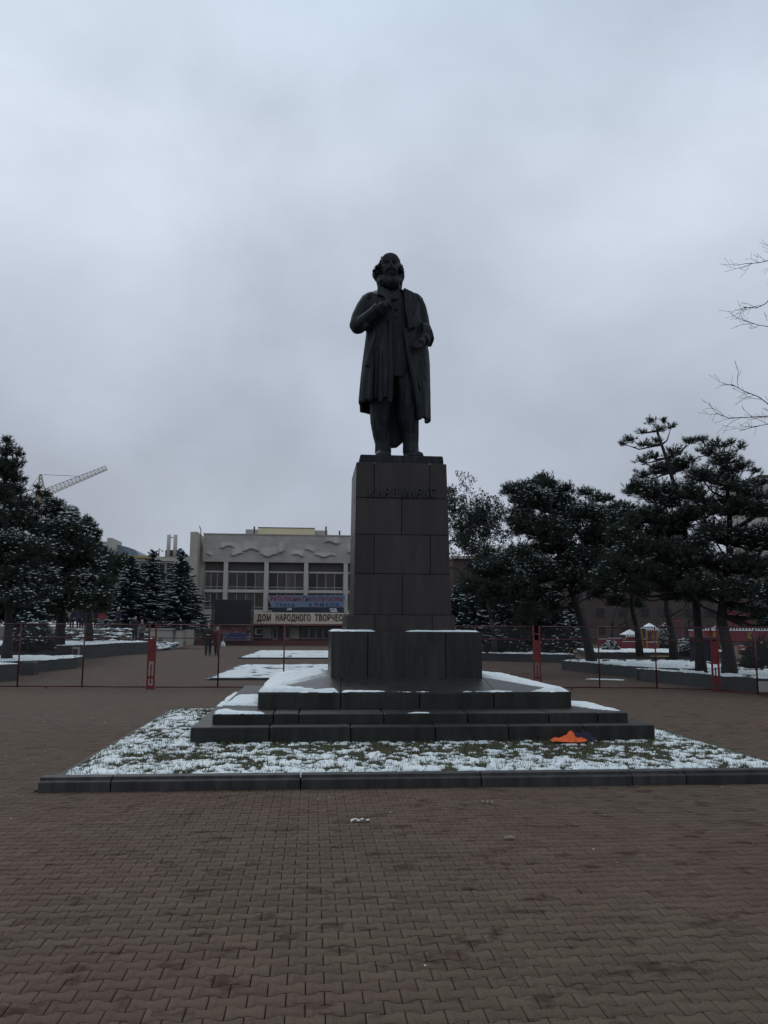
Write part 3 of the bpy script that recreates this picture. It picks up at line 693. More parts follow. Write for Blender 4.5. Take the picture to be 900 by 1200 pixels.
def hem(cc, ss):      # hem line by side, in photo rows
    if ss > 0.35: return 481
    return 474.0 if cc < 0 else 494.0
def hem2(cc, ss): return 470+(0.75 if cc < 0 else 0.9)*(hem(cc, ss)-470) if True else 0
rings = [coat_ring(*a) for a in ((343, 440, 478, 452, 468, 0.24, 0.26), (349, 431, 489, 455, 471, 0.31, 0.31), (358, 428.5, 492, 456.5, 472, 0.35, 0.33), (372, 428, 493.5, 457, 473, 0.37, 0.34),
        (386, 429.5, 495.5, 457, 474, 0.37, 0.34), (398, 428, 499.5, 457, 476, 0.38, 0.34), (412, 426, 502.5, 457.5, 478, 0.40, 0.35), (427, 424, 503.5, 458, 481, 0.42, 0.37), (445, 422, 503.8, 458, 485, 0.43, 0.39), (460, 420.8, 504, 457.5, 489, 0.44, 0.40))]
rings += [coat_ring(470, 420.0, 504.2, 457, 490.5, 0.44, 0.41, hem2), coat_ring(474, 419.8, 504.2, 456.5, 491, 0.44, 0.41, hem)]
N2 = len(rings[0])
vs = [p for r_ in rings for p in r_]; fs = []
for k in range(len(rings)-1):
    for i in range(N2):
        j = (i+1) % N2; fs.append((k*N2+i, (k+1)*N2+i, (k+1)*N2+j, k*N2+j))
for base, rev in ((0, False), ((len(rings)-1)*N2, True)):
    for i in range(n):
        q_ = (base+i, base+i+1, base+N2-2-i, base+N2-1-i); fs.append(q_ if not rev else q_[::-1])
c.add(vs, fs)
# back tail hanging behind the legs
c.loft([[(S(x, py).x, SY+y, S(x, py).z) for x, y in ((453, 0.10), (473 if py < 517 else 464, 0.10), (473 if py < 517 else 466, 0.24), (453, 0.24))] for py in (440, 470, 500, 516, 522)])
# shoulders, sleeves
c.ell(S(435, 352, 0.0), (0.17, 0.22, 0.14)); c.ell(S(484, 353, 0.0), (0.17, 0.22, 0.14))
c.ell(S(459, 346, 0.08), (0.40, 0.22, 0.09))
c.tube([S(433, 352, 0.0), S(427, 361, -0.02), S(421.5, 372, -0.05), S(419, 382, -0.09), S(422, 384, -0.16)], [0.155, 0.155, 0.150, 0.150, 0.12], 18)
c.tube([S(419.5, 382, -0.06), S(427, 377, -0.22), S(436, 369, -0.36), S(443.5, 362.5, -0.45)], [0.145, 0.135, 0.115, 0.105], 18)
c.ell(S(418.5, 383, -0.06), (0.12, 0.13, 0.13))
c.tube([S(442, 363.5, -0.44), S(445, 361, -0.465)], [0.120, 0.115], 16)     # cuff
for a0, b0, dy in (((418, 372), (426, 376), -0.17), ((420, 366), (429, 368), -0.13), ((426, 386), (434, 377), -0.33), ((417, 378), (424, 384), -0.2), ((433, 377), (440, 369), -0.42)):
    c.tube([S(*a0, dy+0.05), S((a0[0]+b0[0])/2, (a0[1]+b0[1])/2, dy), S(*b0, dy+0.05)], [0.02, 0.045, 0.02], 8)
c.tube([S(486, 353, 0.0), S(491, 362, 0.02), S(494.5, 374, 0.02), S(496.5, 386, 0.0), S(497, 392, -0.03)], [0.155, 0.140, 0.128, 0.125, 0.12], 18)
c.tube([S(496.5, 390, 0.0), S(498, 394, -0.16), S(497.5, 397, -0.30), S(496, 399, -0.40)], [0.125, 0.125, 0.115, 0.10], 18)
c.loft([[(S(x, py).x, SY+y, S(x, py).z) for x, y in pts] for py, pts in ((382, ((493, -0.2), (499, -0.15), (500, 0.05), (494, 0.05))), (388, ((492, -0.36), (501.5, -0.3), (503, 0.08), (493, 0.1))), (396, ((492, -0.40), (504, -0.34), (505, 0.1), (493, 0.1))), (403, ((494, -0.38), (506.0, -0.32), (506.3, 0.1), (494, 0.1))), (405.5, ((497, -0.3), (506.3, -0.25), (506.3, 0.05), (497, 0.05))))])
# lapels and collar
def plate(pts, dy, th=0.06):
    c.loft([[(S(x, y).x, SY+d_-k, S(x, y).z) for (x, y), d_ in zip(pts, dy)] for k in (0, th)])
plate([(471, 345), (482, 350), (487, 362), (485, 372), (481, 378), (484, 392), (476, 396), (472, 372)], [-0.26, -0.25, -0.29, -0.31, -0.33, -0.34, -0.36, -0.35])
plate([(441, 344), (447, 343), (455, 352), (457, 372), (450, 362), (447, 357), (440, 354)], [-0.24, -0.22, -0.30, -0.37, -0.35, -0.34, -0.28])
c.tube([S(441, 347, -0.12), S(446, 343.5, 0.05), S(457, 341.5, 0.16), S(468, 343.5, 0.05), S(474, 347, -0.14)], [0.06, 0.065, 0.07, 0.065, 0.06], 10)
# front edges and long folds
c.tube([S(457, 375, -0.38), S(458, 410, -0.41), S(458, 445, -0.44), S(457, 472, -0.44)], [0.035, 0.045, 0.05, 0.045], 8)
c.tube([S(474, 385, -0.36), S(478, 410, -0.38), S(484, 440, -0.40), S(490, 470, -0.38), S(491.5, 492, -0.34)], [0.035, 0.045, 0.05, 0.05, 0.045], 8)
for p0, p1, dy in (((437, 400), (434, 470), -0.38), ((446, 410), (446, 472), -0.43), ((429, 420), (426, 471), -0.22), ((492, 412), (497, 490), -0.30), ((500, 415), (502, 491), -0.12), ((440, 388), (430, 430), -0.36)):
    c.tube([S(*p0, dy+0.04), S((p0[0]+p1[0])/2, (p0[1]+p1[1])/2, dy), S(*p1, dy)], [0.02, 0.045, 0.05], 8)
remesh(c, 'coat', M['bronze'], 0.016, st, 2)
# --- hair and beard, curls on a base volume
hr = MB()
hr.ell(hc+Vector((0, 0.12, 0.01)), (0.225, 0.20, 0.23), 18, 12)
hr.ell(S(457.5, 309, 0.04), (0.19, 0.22, 0.165), 18, 12)
hrings = []
for py, xl, xr in ((300.4, 450.5, 464), (302, 447.0, 467.0), (305, 445.3, 468.8), (308.5, 442.8, 470.8), (313, 438.8, 472.8), (317, 436.6, 474.4), (321, 436.4, 474.8), (324.5, 438.8, 473.9), (327, 441.0, 472.6), (332, 442.2, 471.8), (337, 443.0, 471.2), (342, 444.5, 470)):
    x0, x1, z = sil(py, xl, xr); w_ = (x1-x0)/2; cx_ = (x0+x1)/2; dpt = 0.27*min(1, w_/0.2)
    hrings.append([(cx_+w_*math.cos(2*math.pi*i/26), SY+0.06+((0.20 if py < 307 else 0.19 if py < 311 else 0.14) if math.sin(2*math.pi*i/26) < 0 else dpt)*math.sin(2*math.pi*i/26)*(1+0.06*math.sin(5*i+py)), z+0.006*math.sin(3*i+py)) for i in range(26)])
hr.loft(list(reversed(hrings)))
hr.tube([S(447.3, 303.5, 0.0), S(451, 302.0, 0.0), S(458, 301.2, 0.0), S(464.5, 303.4, 0.0)], [0.035, 0.045, 0.045, 0.035], 10)
hr.ell(S(448.0, 302.5, -0.02), (0.035, 0.05, 0.03))
for k in range(120):
    py = rng.uniform(303, 327); sd_ = rng.choice((-1, 1)); ed = (np.interp(py, [299, 305, 309, 313, 317, 321, 325, 327], [461, 468.3, 470.5, 472.8, 474.4, 474.8, 473.9, 472.6]) if sd_ > 0 else np.interp(py, [299, 305, 309, 313, 317, 321, 325, 327], [453, 445.8, 442.5, 438.8, 436.6, 436.4, 438.8, 441.0]))
    hr.ell(S(ed-sd_*rng.uniform(1.6, 6), py, rng.uniform(-0.10, 0.12)), (0.034, 0.045, 0.030), 8, 6)
remesh(hr, 'hair', M['bronze'], 0.014, st, 1)
bd = MB()
bd.ell(S(456.5, 329.5, -0.12), (0.19, 0.16, 0.15), 18, 12); bd.ell(S(456.5, 334.5, -0.13), (0.19, 0.16, 0.10), 18, 12); bd.ell(S(456.5, 338, -0.10), (0.17, 0.15, 0.07), 18, 12)
bd.ell(hc+Vector((0, -0.20, -0.17)), (0.13, 0.09, 0.10), 14, 10)
bd.ell(S(444.8, 328, -0.06), (0.055, 0.10, 0.11)); bd.ell(S(468.3, 328, -0.06), (0.055, 0.10, 0.11))
for sx in (-1, 1): bd.tube([hc+Vector((sx*0.005, -0.285, -0.105)), hc+Vector((sx*0.06, -0.285, -0.125)), hc+Vector((sx*0.115, -0.235, -0.175))], [0.028, 0.036, 0.018], 8)
for k in range(110):
    x = rng.uniform(-1, 1); t_ = rng.uniform(-1, 1)
    if x*x+t_*t_ > 1: continue
    cb = S(456.5, 331, -0.14)
    bd.ell(cb+Vector((0.195*x, -0.15*math.sqrt(max(0, 1-x*x-t_*t_)), 0.135*t_)), (0.026, 0.028, 0.032), 8, 6)
remesh(bd, 'beard', M['bronze'], 0.014, st, 1)
#@@PART2
# ================================================================== TREES
OCT = np.array([(1,0,0),(-1,0,0),(0,1,0),(0,-1,0),(0,0,1),(0,0,-0.5)], float)
OCF = np.array([(0,2,4),(2,1,4),(1,3,4),(3,0,4),(2,0,5),(1,2,5),(3,1,5),(0,3,5)])
def unit(a): return a/np.maximum(np.linalg.norm(a, axis=-1, keepdims=True), 1e-9)
def tufts(P, D, L, K, w):
    """K needle blades fanned round each direction D at each point P"""
    n_ = len(P); r_ = rng.normal(0, 1, (n_, K, 3)); d = unit(D[:, None, :]*0.9+unit(r_)*0.95)
    ln = L[:, None, None]*rng.uniform(0.6, 1.1, (n_, K, 1)); b0 = P[:, None, :]-D[:, None, :]*L[:, None, None]*rng.uniform(0, 0.9, (n_, K, 1))
    s_ = unit(np.cross(d, rng.normal(0, 1, (n_, K, 3))))*w
    V = np.stack([b0-s_, b0+s_, b0+d*ln], 2)
    return V.reshape(-1, 3)
def blobs(P, S_):
    n_ = len(P); a = rng.uniform(0, 2*math.pi, n_); ca, sa = np.cos(a), np.sin(a)
    o_ = OCT[None]*(1+rng.normal(0, 0.25, (n_, 6, 3)))*S_[:, None, :]
    V = np.empty((n_, 6, 3)); V[..., 0] = o_[..., 0]*ca[:, None]-o_[..., 1]*sa[:, None]; V[..., 1] = o_[..., 0]*sa[:, None]+o_[..., 1]*ca[:, None]; V[..., 2] = o_[..., 2]
    V += P[:, None, :]; T = OCF[None]+(np.arange(n_)*6)[:, None, None]
    return V.reshape(-1, 3), T.reshape(-1, 3)
def stick_arr(A, B, r0, r1):
    """three-sided sticks from A to B"""
    n_ = len(A); d = unit(B-A); u = unit(np.cross(d, np.tile([[0.3, 0.5, 0.81]], (n_, 1)))); w = np.cross(d, u); V = np.empty((n_, 6, 3))
    for k in range(3):
        c, s_ = math.cos(2.094*k), math.sin(2.094*k); V[:, k] = A+(u*c+w*s_)*r0[:, None]; V[:, 3+k] = B+(u*c+w*s_)*r1[:, None]
    q = np.array([(0,1,4),(0,4,3),(1,2,5),(1,5,4),(2,0,3),(2,3,5)])
    return V.reshape(-1, 3), (q[None]+(np.arange(n_)*6)[:, None, None]).reshape(-1, 3)
def pathpt(path, t):
    k = min(int(t*(len(path)-1)), len(path)-2); f_ = t*(len(path)-1)-k
    return path[k].lerp(path[k+1], f_)
PD = 150
def pine(name, label, cat, base, path, rad, lobes, dens=1.0, snow=0.25, L=0.17, K=13, w=0.012, group=None, needle='needle', limbs=True, ssz=0.06):
    root = empty(name, base, label, cat, group); base = Vector(base)
    path = [Vector(p) for p in path]; m_ = MB(); k_ = len(path)
    m_.tube(path, [rad*(1.25 if i == 0 else 1)*(1-0.75*i/(k_-1)) for i in range(k_)], 9); 
    m_.build('trunk', M['bark'], root, True)
    Ps, Ds, A, B = [], [], [], []; lm = MB()
    for (c, r) in lobes:
        c = Vector(c); bj = min((p for p in (pathpt(path, t) for t in np.linspace(0.35, 1, 12))), key=lambda p: (p-(c-Vector((0, 0, (c-p).length*0.35)))).length)
        if limbs:
            mid = bj.lerp(c, 0.55)+Vector((random.uniform(-.15, .15), random.uniform(-.15, .15), -0.12*(c-bj).length))
            lm.tube([bj, mid, c], [rad*0.26, rad*0.15, rad*0.05], 6)
        n_ = max(16, int(dens*(r[0]*r[1]+r[1]*r[2]+r[0]*r[2])*PD))
        q = unit(rng.normal(0, 1, (n_, 3))); q[:, 2] = np.where(q[:, 2] < -0.45, -q[:, 2]*0.6, q[:, 2]); rr = rng.uniform(0.25, 1.0, (n_, 1))**0.55
        rr *= (0.72+0.5*rng.random((n_, 1)))
        P_ = np.array(c)[None]+q*rr*np.array(r)[None]; D_ = unit(q*np.array([1, 1, 0.7])+np.array([[0, 0, 0.75]])+rng.normal(0, 0.25, (n_, 3)))
        Ps.append(P_); Ds.append(D_); k2 = rng.random(n_) < 0.5
        A.append(np.array(c)[None]+(P_[k2]-np.array(c))*rng.uniform(0, 0.35, (k2.sum(), 1))-[[0, 0, 0.25*r[2]]]); B.append(P_[k2])
    P_ = np.vstack(Ps); D_ = np.vstack(Ds); n_ = len(P_)
    V = tufts(P_, D_, np.full(n_, L)*rng.uniform(0.45, 1.25, n_), K, w)
    link('crown', np_mesh('crown', V, np.arange(len(V)).reshape(-1, 3), M[needle]), root, kind='stuff')
    A, B = np.vstack(A), np.vstack(B); V2, T2 = stick_arr(A, B, np.full(len(A), 0.013), np.full(len(A), 0.006))
    if limbs and lm.v: lm.build('limbs', M['bark'], root, True)
    link('twigs', np_mesh('twigs', V2, T2, M['bark']), root, kind='stuff')
    if snow > 0:
        cl = fbm(P_[:, 0]*1.1+P_[:, 1]*0.5+50, P_[:, 2]*1.5+50, 5, 3); k2 = rng.random(n_) < snow*np.clip((cl-0.40)*6, 0.05, 2.2); q = P_[k2]+D_[k2]*L*0.3
        s_ = rng.uniform(0.5, 1.35, (len(q), 1))*np.array([[ssz*1.3, ssz*0.8, ssz*0.35]])
        V3, T3 = blobs(q, s_); link('snow', np_mesh('snow', V3, T3, M['snow'], True), root, kind='stuff')
    return root
def lobes_px(lst, y, dy=1.0, flat=0.75, mul=1.0):
    """crown lobes measured from the photo: (px, py, radius px) set out round world depth y"""
    out = []
    for k, (px, py, r) in enumerate(lst):
        yy = y+dy*random.uniform(-1, 1); p = at(px, py, yy); rr = r/F_PX*y*mul*(1.32 if r > 10 else 1.3)
        out.append((p, (rr, rr*1.05, rr*flat)))
        for _ in range(2 if r > 12 else 0):
            yy = y+dy*random.choice((-1, 1))*0.8; p = at(px+random.uniform(-11, 11), py+random.uniform(-8, 8), yy); out.append((p, (rr*0.75, rr*0.8, rr*0.6)))
    return out

# --- right: leaning pine in the first raised bed
y1 = 29.5; b1 = atz(694, 776, 0.33); y1 = b1.y
pine('pine_tree', 'broad dark pine with a leaning trunk just right of the pedestal', 'tree', b1,
     [b1, at(686, 745, y1), at(676, 712, y1), at(665, 680, y1-.2), at(655, 650, y1), at(648, 620, y1), at(645, 590, y1)], 0.17,
     lobes_px([(600, 575, 13), (622, 571, 13), (643, 569, 13), (663, 574, 11), (685, 577, 10), (700, 585, 12), (655, 590, 20), (620, 592, 17), (690, 600, 18),
               (640, 612, 18), (665, 622, 20), (615, 622, 13), (700, 628, 20), (650, 640, 22), (615, 650, 20), (685, 652, 22), (590, 658, 16), (640, 668, 22), (670, 682, 20), (605, 680, 18), (700, 680, 18),
               (572, 648, 12), (565, 668, 14), (552, 685, 14), (580, 690, 16), (555, 665, 10), (622, 700, 14), (645, 703, 14), (640, 590, 18), (610, 605, 14), (670, 600, 18), (635, 625, 18), (625, 665, 18), (670, 650, 18), (590, 672, 16), (575, 665, 14), (600, 690, 16), (575, 700, 14), (700, 665, 16)], y1, 1.2), 1.0, 0.48, ssz=0.042, group='pines in the raised beds')
# --- right: two big pines in the second bed
b2 = atz(822, 788, 0.33); y2 = b2.y
pine('pine_tree', 'tallest pine at the right, straight trunk and a crown leader breaking upward', 'tree', b2,
     [b2, at(819, 750, y2), at(815, 700, y2), at(808, 650, y2), at(798, 600, y2), at(785, 550, y2), at(770, 505, y2)], 0.145,
     lobes_px([(762, 494, 7), (772, 503, 6), (787, 499, 6), (778, 492, 4), (752, 506, 6), (738, 515, 8), (730, 520, 5), (755, 520, 8), (770, 517, 6), (765, 535, 10), (750, 540, 7), (790, 530, 11), (806, 518, 8), (815, 515, 6), (775, 550, 14), (752, 558, 11), (800, 545, 16),
               (742, 575, 13), (765, 578, 18), (795, 580, 20), (738, 600, 14), (760, 608, 20), (790, 615, 22), (728, 625, 13), (745, 640, 20), (775, 645, 22), (805, 640, 20), (735, 668, 16), (765, 675, 22), (798, 672, 20), (725, 690, 12), (750, 695, 13), (730, 650, 16), (720, 660, 16), (710, 680, 16), (738, 620, 16), (780, 590, 16), (775, 625, 18), (790, 700, 12), (822, 700, 14)], y2, 0.9), 1.0, 0.50, group='pines in the raised beds', w=0.010, L=0.15, ssz=0.036)
b3 = atz(855, 790, 0.33); y3 = b3.y
pine('pine_tree', 'thick forked pine nearest the right edge of the picture', 'tree', b3,
     [b3, at(853, 760, y3), at(845, 725, y3), at(850, 690, y3), at(855, 650, y3), at(855, 600, y3), at(850, 550, y3)], 0.19,
     lobes_px([(822, 515, 8), (836, 520, 8), (848, 522, 9), (858, 518, 7), (868, 524, 7), (830, 530, 12), (850, 540, 14), (872, 545, 9), (884, 552, 8), (820, 560, 18), (848, 565, 20), (876, 572, 14), (895, 565, 9), (905, 580, 12), (830, 592, 20), (862, 598, 22), (893, 602, 16),
               (840, 628, 22), (872, 632, 22), (905, 630, 20), (828, 655, 18), (855, 662, 22), (888, 664, 22), (915, 665, 18), (840, 690, 18), (870, 695, 20), (902, 696, 20), (893, 718, 15), (875, 715, 12), (910, 725, 15), (860, 712, 12), (810, 575, 16), (812, 605, 18), (815, 640, 18), (815, 680, 14), (880, 585, 16), (868, 548, 12), (890, 640, 18)], y3, 0.9), 1.0, 0.50, group='pines in the raised beds', w=0.010, L=0.15, ssz=0.036)
for (px, py, yy, lab, lobes, r_) in ((790, 771, 34, 'slim pine standing between the play towers and the tallest pine', [(770, 640, 16), (790, 650, 18), (800, 670, 18), (775, 680, 16), (760, 665, 14), (790, 695, 12), (812, 690, 14), (770, 620, 14)], 0.17),
                                 (750, 770, 38, 'slim pine standing in front of the red play tower', [(725, 600, 14), (712, 615, 16), (735, 620, 16), (720, 640, 18), (700, 650, 16), (740, 650, 16), (712, 670, 18), (735, 680, 16), (700, 690, 14), (722, 705, 12), (745, 708, 10), (712, 585, 8)], 0.16)):
    q = at(px, py, yy); q.z = 0.3
    pine('pine_tree', lab, 'tree', q, [q, at(px-3, 740, yy), at(px-9, 715, yy), at(px-10, 680, yy), at(px-14, 640, yy)], r_, lobes_px(lobes, yy, 1.2), 0.8, 0.14, group='pines in the raised beds', w=0.016, L=0.2)
# --- left pines
b4 = atz(8, 772, 0.4); y4 = b4.y
pine('pine_tree', 'tall snow flecked pine at the left edge of the picture', 'tree', b4, [b4, at(10, 740, y4), at(11, 700, y4), at(8, 650, y4), at(6, 600, y4), at(6, 560, y4), at(8, 520, y4)], 0.17,
     lobes_px([(9, 517, 8), (14, 528, 9), (2, 530, 10), (22, 533, 6), (16, 545, 11), (0, 552, 16), (20, 562, 10), (10, 575, 16), (30, 588, 10), (-12, 580, 18), (22, 600, 16), (0, 612, 20), (40, 592, 9), (50, 580, 8), (44, 571, 5), (32, 618, 14), (12, 640, 20),
               (40, 645, 16), (-10, 650, 20), (25, 668, 20), (0, 685, 20), (48, 672, 16), (38, 695, 16), (15, 702, 16), (60, 696, 12), (-15, 700, 16)], y4, 1.2), 1.0, 0.30, group='evergreens on the left', ssz=0.055)
y5 = 41; q = at(70, 750, y5); q.z = 0.7
pine('pine_tree', 'bushy pine loaded with snow beside the tall left pine', 'tree', q, [q, at(72, 715, y5), at(70, 680, y5), at(68, 640, y5), at(66, 605, y5)], 0.22,
     lobes_px([(62, 590, 10), (70, 598, 11), (56, 602, 12), (80, 606, 10), (66, 615, 15), (88, 620, 13), (50, 625, 14), (75, 635, 18), (98, 640, 13), (55, 648, 17), (85, 655, 18), (108, 660, 12), (65, 672, 18), (95, 682, 17), (75, 696, 17), (108, 690, 14), (90, 708, 13), (60, 712, 13), (45, 700, 12), (118, 700, 9)], y5, 1.5), 1.0, 0.40, group='evergreens on the left', w=0.018, L=0.22, ssz=0.085)
y6 = 50; q = at(105, 748, y6); q.z = 0.7
pine('pine_tree', 'narrow pointed pine behind the snow loaded one, left of the spruces', 'tree', q, [q, at(104, 700, y6), at(103, 650, y6), at(103, 610, y6)], 0.2,
     lobes_px([(103, 609, 5), (103, 617, 8), (98, 624, 8), (110, 626, 8), (104, 635, 12), (95, 642, 9), (114, 645, 9), (105, 655, 15), (118, 662, 10), (104, 675, 17), (120, 682, 11), (106, 695, 17), (124, 700, 10), (110, 712, 15), (86, 600, 6), (84, 610, 8)], y6, 1.5), 1.0, 0.13, group='evergreens on the left', w=0.02, L=0.24, ssz=0.10)

def spruce(label, base, h, Rb, group, snow=0.8, low=0.06, cat='tree', name='spruce_tree', dens=1.0):
    root = empty(name, base, label, cat, group); bx_, by_, bz_ = base
    MB().tube([(bx_, by_, bz_), (bx_, by_, bz_+h*0.6), (bx_, by_, bz_+h*0.98)], [0.05+h*0.018, 0.03+h*0.008, 0.012], 8).build('trunk', M['bark'], root, True)
    Ps, Ds, A, B, SP, SS = [], [], [], [], [], []
    nl = int(h*3.6*dens)+6
    for l in range(nl):
        t = low+(0.97-low)*(l/(nl-1)); R_ = Rb*(1-t)**0.72*random.uniform(0.85, 1.12)+0.06; nb_ = int(6+7*(1-t)); a0 = random.uniform(0, 6)
        for k in range(nb_):
            a = a0+2*math.pi*k/nb_+random.uniform(-.25, .25); r_ = R_*random.uniform(0.7, 1.18); z0 = bz_+h*t+random.uniform(-0.5, 0.5)*h/nl*1.6; dk = random.uniform(0.5, 1.8)
            m_ = max(5, int(r_/0.10)); s_ = np.linspace(0.12, 1, m_); dr = -0.20*dk*r_*s_**1.3+0.12*r_*s_**3+(0.25 if t > 0.9 else 0)*s_
            P_ = np.stack([bx_+math.cos(a)*r_*s_, by_+math.sin(a)*r_*s_, z0+dr], 1); A.append(P_[:-1]); B.append(P_[1:])
            wd = 0.22*r_*(1-s_*0.75)+0.05
            for sd_ in (-1, 0, 1):
                o_ = rng.uniform(0.2, 1, m_)*wd*sd_; q = P_+np.stack([-math.sin(a)*o_, math.cos(a)*o_, -0.25*np.abs(o_)], 1)
                Ps.append(q); Ds.append(unit(np.tile([[math.cos(a), math.sin(a), -0.1]], (m_, 1))+sd_*0.7*np.array([[-math.sin(a), math.cos(a), -0.2]])))
            k2 = rng.random(m_) < snow*0.62*np.clip((fbm(P_[:, 0]*1.3+P_[:, 1]+50, P_[:, 2]*1.8+50, 6, 2)-0.36)*6, 0.05, 1.6); k2 &= s_ > 0.35
            if k2.any():
                SP.append(P_[k2]+[[0, 0, 0.05]]); n2_ = k2.sum(); SS.append(np.stack([rng.uniform(0.06, 0.15, n2_), rng.uniform(0.04, 0.09, n2_), rng.uniform(0.02, 0.045, n2_)], 1))
    P_ = np.vstack(Ps); D_ = np.vstack(Ds); n_ = len(P_)
    V = tufts(P_, D_, np.full(n_, 0.17), 7, 0.020); link('crown', np_mesh('crown', V, np.arange(len(V)).reshape(-1, 3), M['needle2']), root)
    A, B = np.vstack(A), np.vstack(B); V2, T2 = stick_arr(A, B, np.full(len(A), 0.016), np.full(len(A), 0.012)); link('limbs', np_mesh('limbs', V2, T2, M['bark']), root)
    if SP:
        V3, T3 = blobs(np.vstack(SP), np.vstack(SS)); link('snow', np_mesh('snow', V3, T3, M['snow'], True), root, kind='stuff')
    return root
TZ = 1.45     # terrace level on the left
def px_base(px, y, z): p = at(px, 700, y); return (p.x, y, z)
spr = [(152, 652, 36, 70, 'shortest of the three snowy spruces on the terrace, the leftmost'), (178, 645, 37, 72, 'middle one of the three snowy spruces on the terrace'), (211, 646, 37, 70, 'rightmost of the three snowy terrace spruces, beside the hall corner')]
for px, top, hw, yy, lab in spr:
    zt = at(px, top, yy).z; spruce(lab, px_base(px, yy, TZ-0.1), zt-TZ, hw/F_PX*yy, 'snowy spruces on the terrace', dens=1.3, snow=1.5)
for px, top, hw, yy, zb, lab in ((556, 690, 40, 43, 0.3, 'snow laden spruce closest to the pedestal on its right'), (602, 682, 42, 45, 0.3, 'snow laden spruce in the middle of the right hand row'), (642, 690, 34, 44, 0.3, 'snow laden spruce behind the leaning pine trunk'), (536, 688, 30, 50, 0.0, 'snow laden spruce half hidden by the pedestal'), (580, 672, 40, 54, 0.0, 'tallest and farthest of the snow laden spruces on the right'), (668, 705, 20, 52, 0.0, 'small spruce seen right of the leaning pine trunk')):
    zt = at(px, top, yy).z; spruce(lab, px_base(px, yy, zb), zt-zb, hw/F_PX*yy, 'snow laden spruces right of the pedestal', dens=1.5, low=0.14)
for px, top, hw, yy, zb, lab in ((30, 712, 20, 37, 0.65, 'low snow covered conifer beside the left pine trunk'), (50, 722, 14, 38, 0.65, 'small snow covered conifer right of the low one')):
    zt = at(px, top, yy).z; spruce(lab, px_base(px, yy, zb), zt-zb, hw/F_PX*yy, 'low conifers in the left bed', dens=2.2, low=0.02, cat='shrub', name='low_conifer')

def bush(label, px, py, r, yy, zb, needle='needle', snow=0.1, name='evergreen_bush', group=None, ry=1.0):
    c = at(px, py, yy); rr = r/F_PX*yy; root = empty(name, (c.x, yy, zb), label, 'bush', group)
    n_ = int(900*max(1, ry*0.6)); q = unit(rng.normal(0, 1, (n_, 3))); q[:, 2] = np.abs(q[:, 2]); P_ = np.array([[c.x, yy, zb]])+q*rng.uniform(0.5, 1.05, (n_, 1))*np.array([[rr*ry, rr, (c.z-zb)*2*0.9]])*(0.85+0.3*rng.random((n_, 1)))
    D_ = unit(q+rng.normal(0, .3, (n_, 3))); V = tufts(P_, D_, np.full(n_, 0.16), 10, 0.02)
    link('foliage', np_mesh('foliage', V, np.arange(len(V)).reshape(-1, 3), M[needle]), root)
    k2 = (rng.random(n_) < snow) & (q[:, 2] > 0.2)
    if k2.any():
        V3, T3 = blobs(P_[k2]+[[0, 0, .05]], rng.uniform(0.5, 1.4, (k2.sum(), 1))*np.array([[0.09, 0.07, 0.03]])); link('snow', np_mesh('snow', V3, T3, M['snow'], True), root, kind='stuff')
    MB().tube([(c.x, yy, zb-0.1), (c.x, yy, zb+0.4)], 0.04, 6).build('stem', M['bark'], root)
    return root
bush('low spreading juniper with snow on top in the left bed', 38, 744, 17, 36.5, 0.66, snow=0.3, ry=1.5)
bush('dark rounded yew at the right edge behind the raised bed', 889, 768, 22, 27, 0.0, snow=0.06)
bush('dark clipped bush under the spruces right of the pedestal', 590, 757, 15, 41.5, 0.3, ry=2.2, snow=0.05)
bush('dark bush between the spruces and the leaning pine', 650, 757, 11, 40, 0.3, ry=1.6, snow=0.1)
bush('small snowy shrub left of the white roofed play hut', 716, 757, 9, 47, 0.3, snow=0.4)
bush('round snow covered shrub beside the slim pine', 806, 757, 10, 40, 0.3, snow=0.8)
bush('snowy shrub right of the tall play tower', 778, 746, 11, 55, 0.2, snow=0.8)

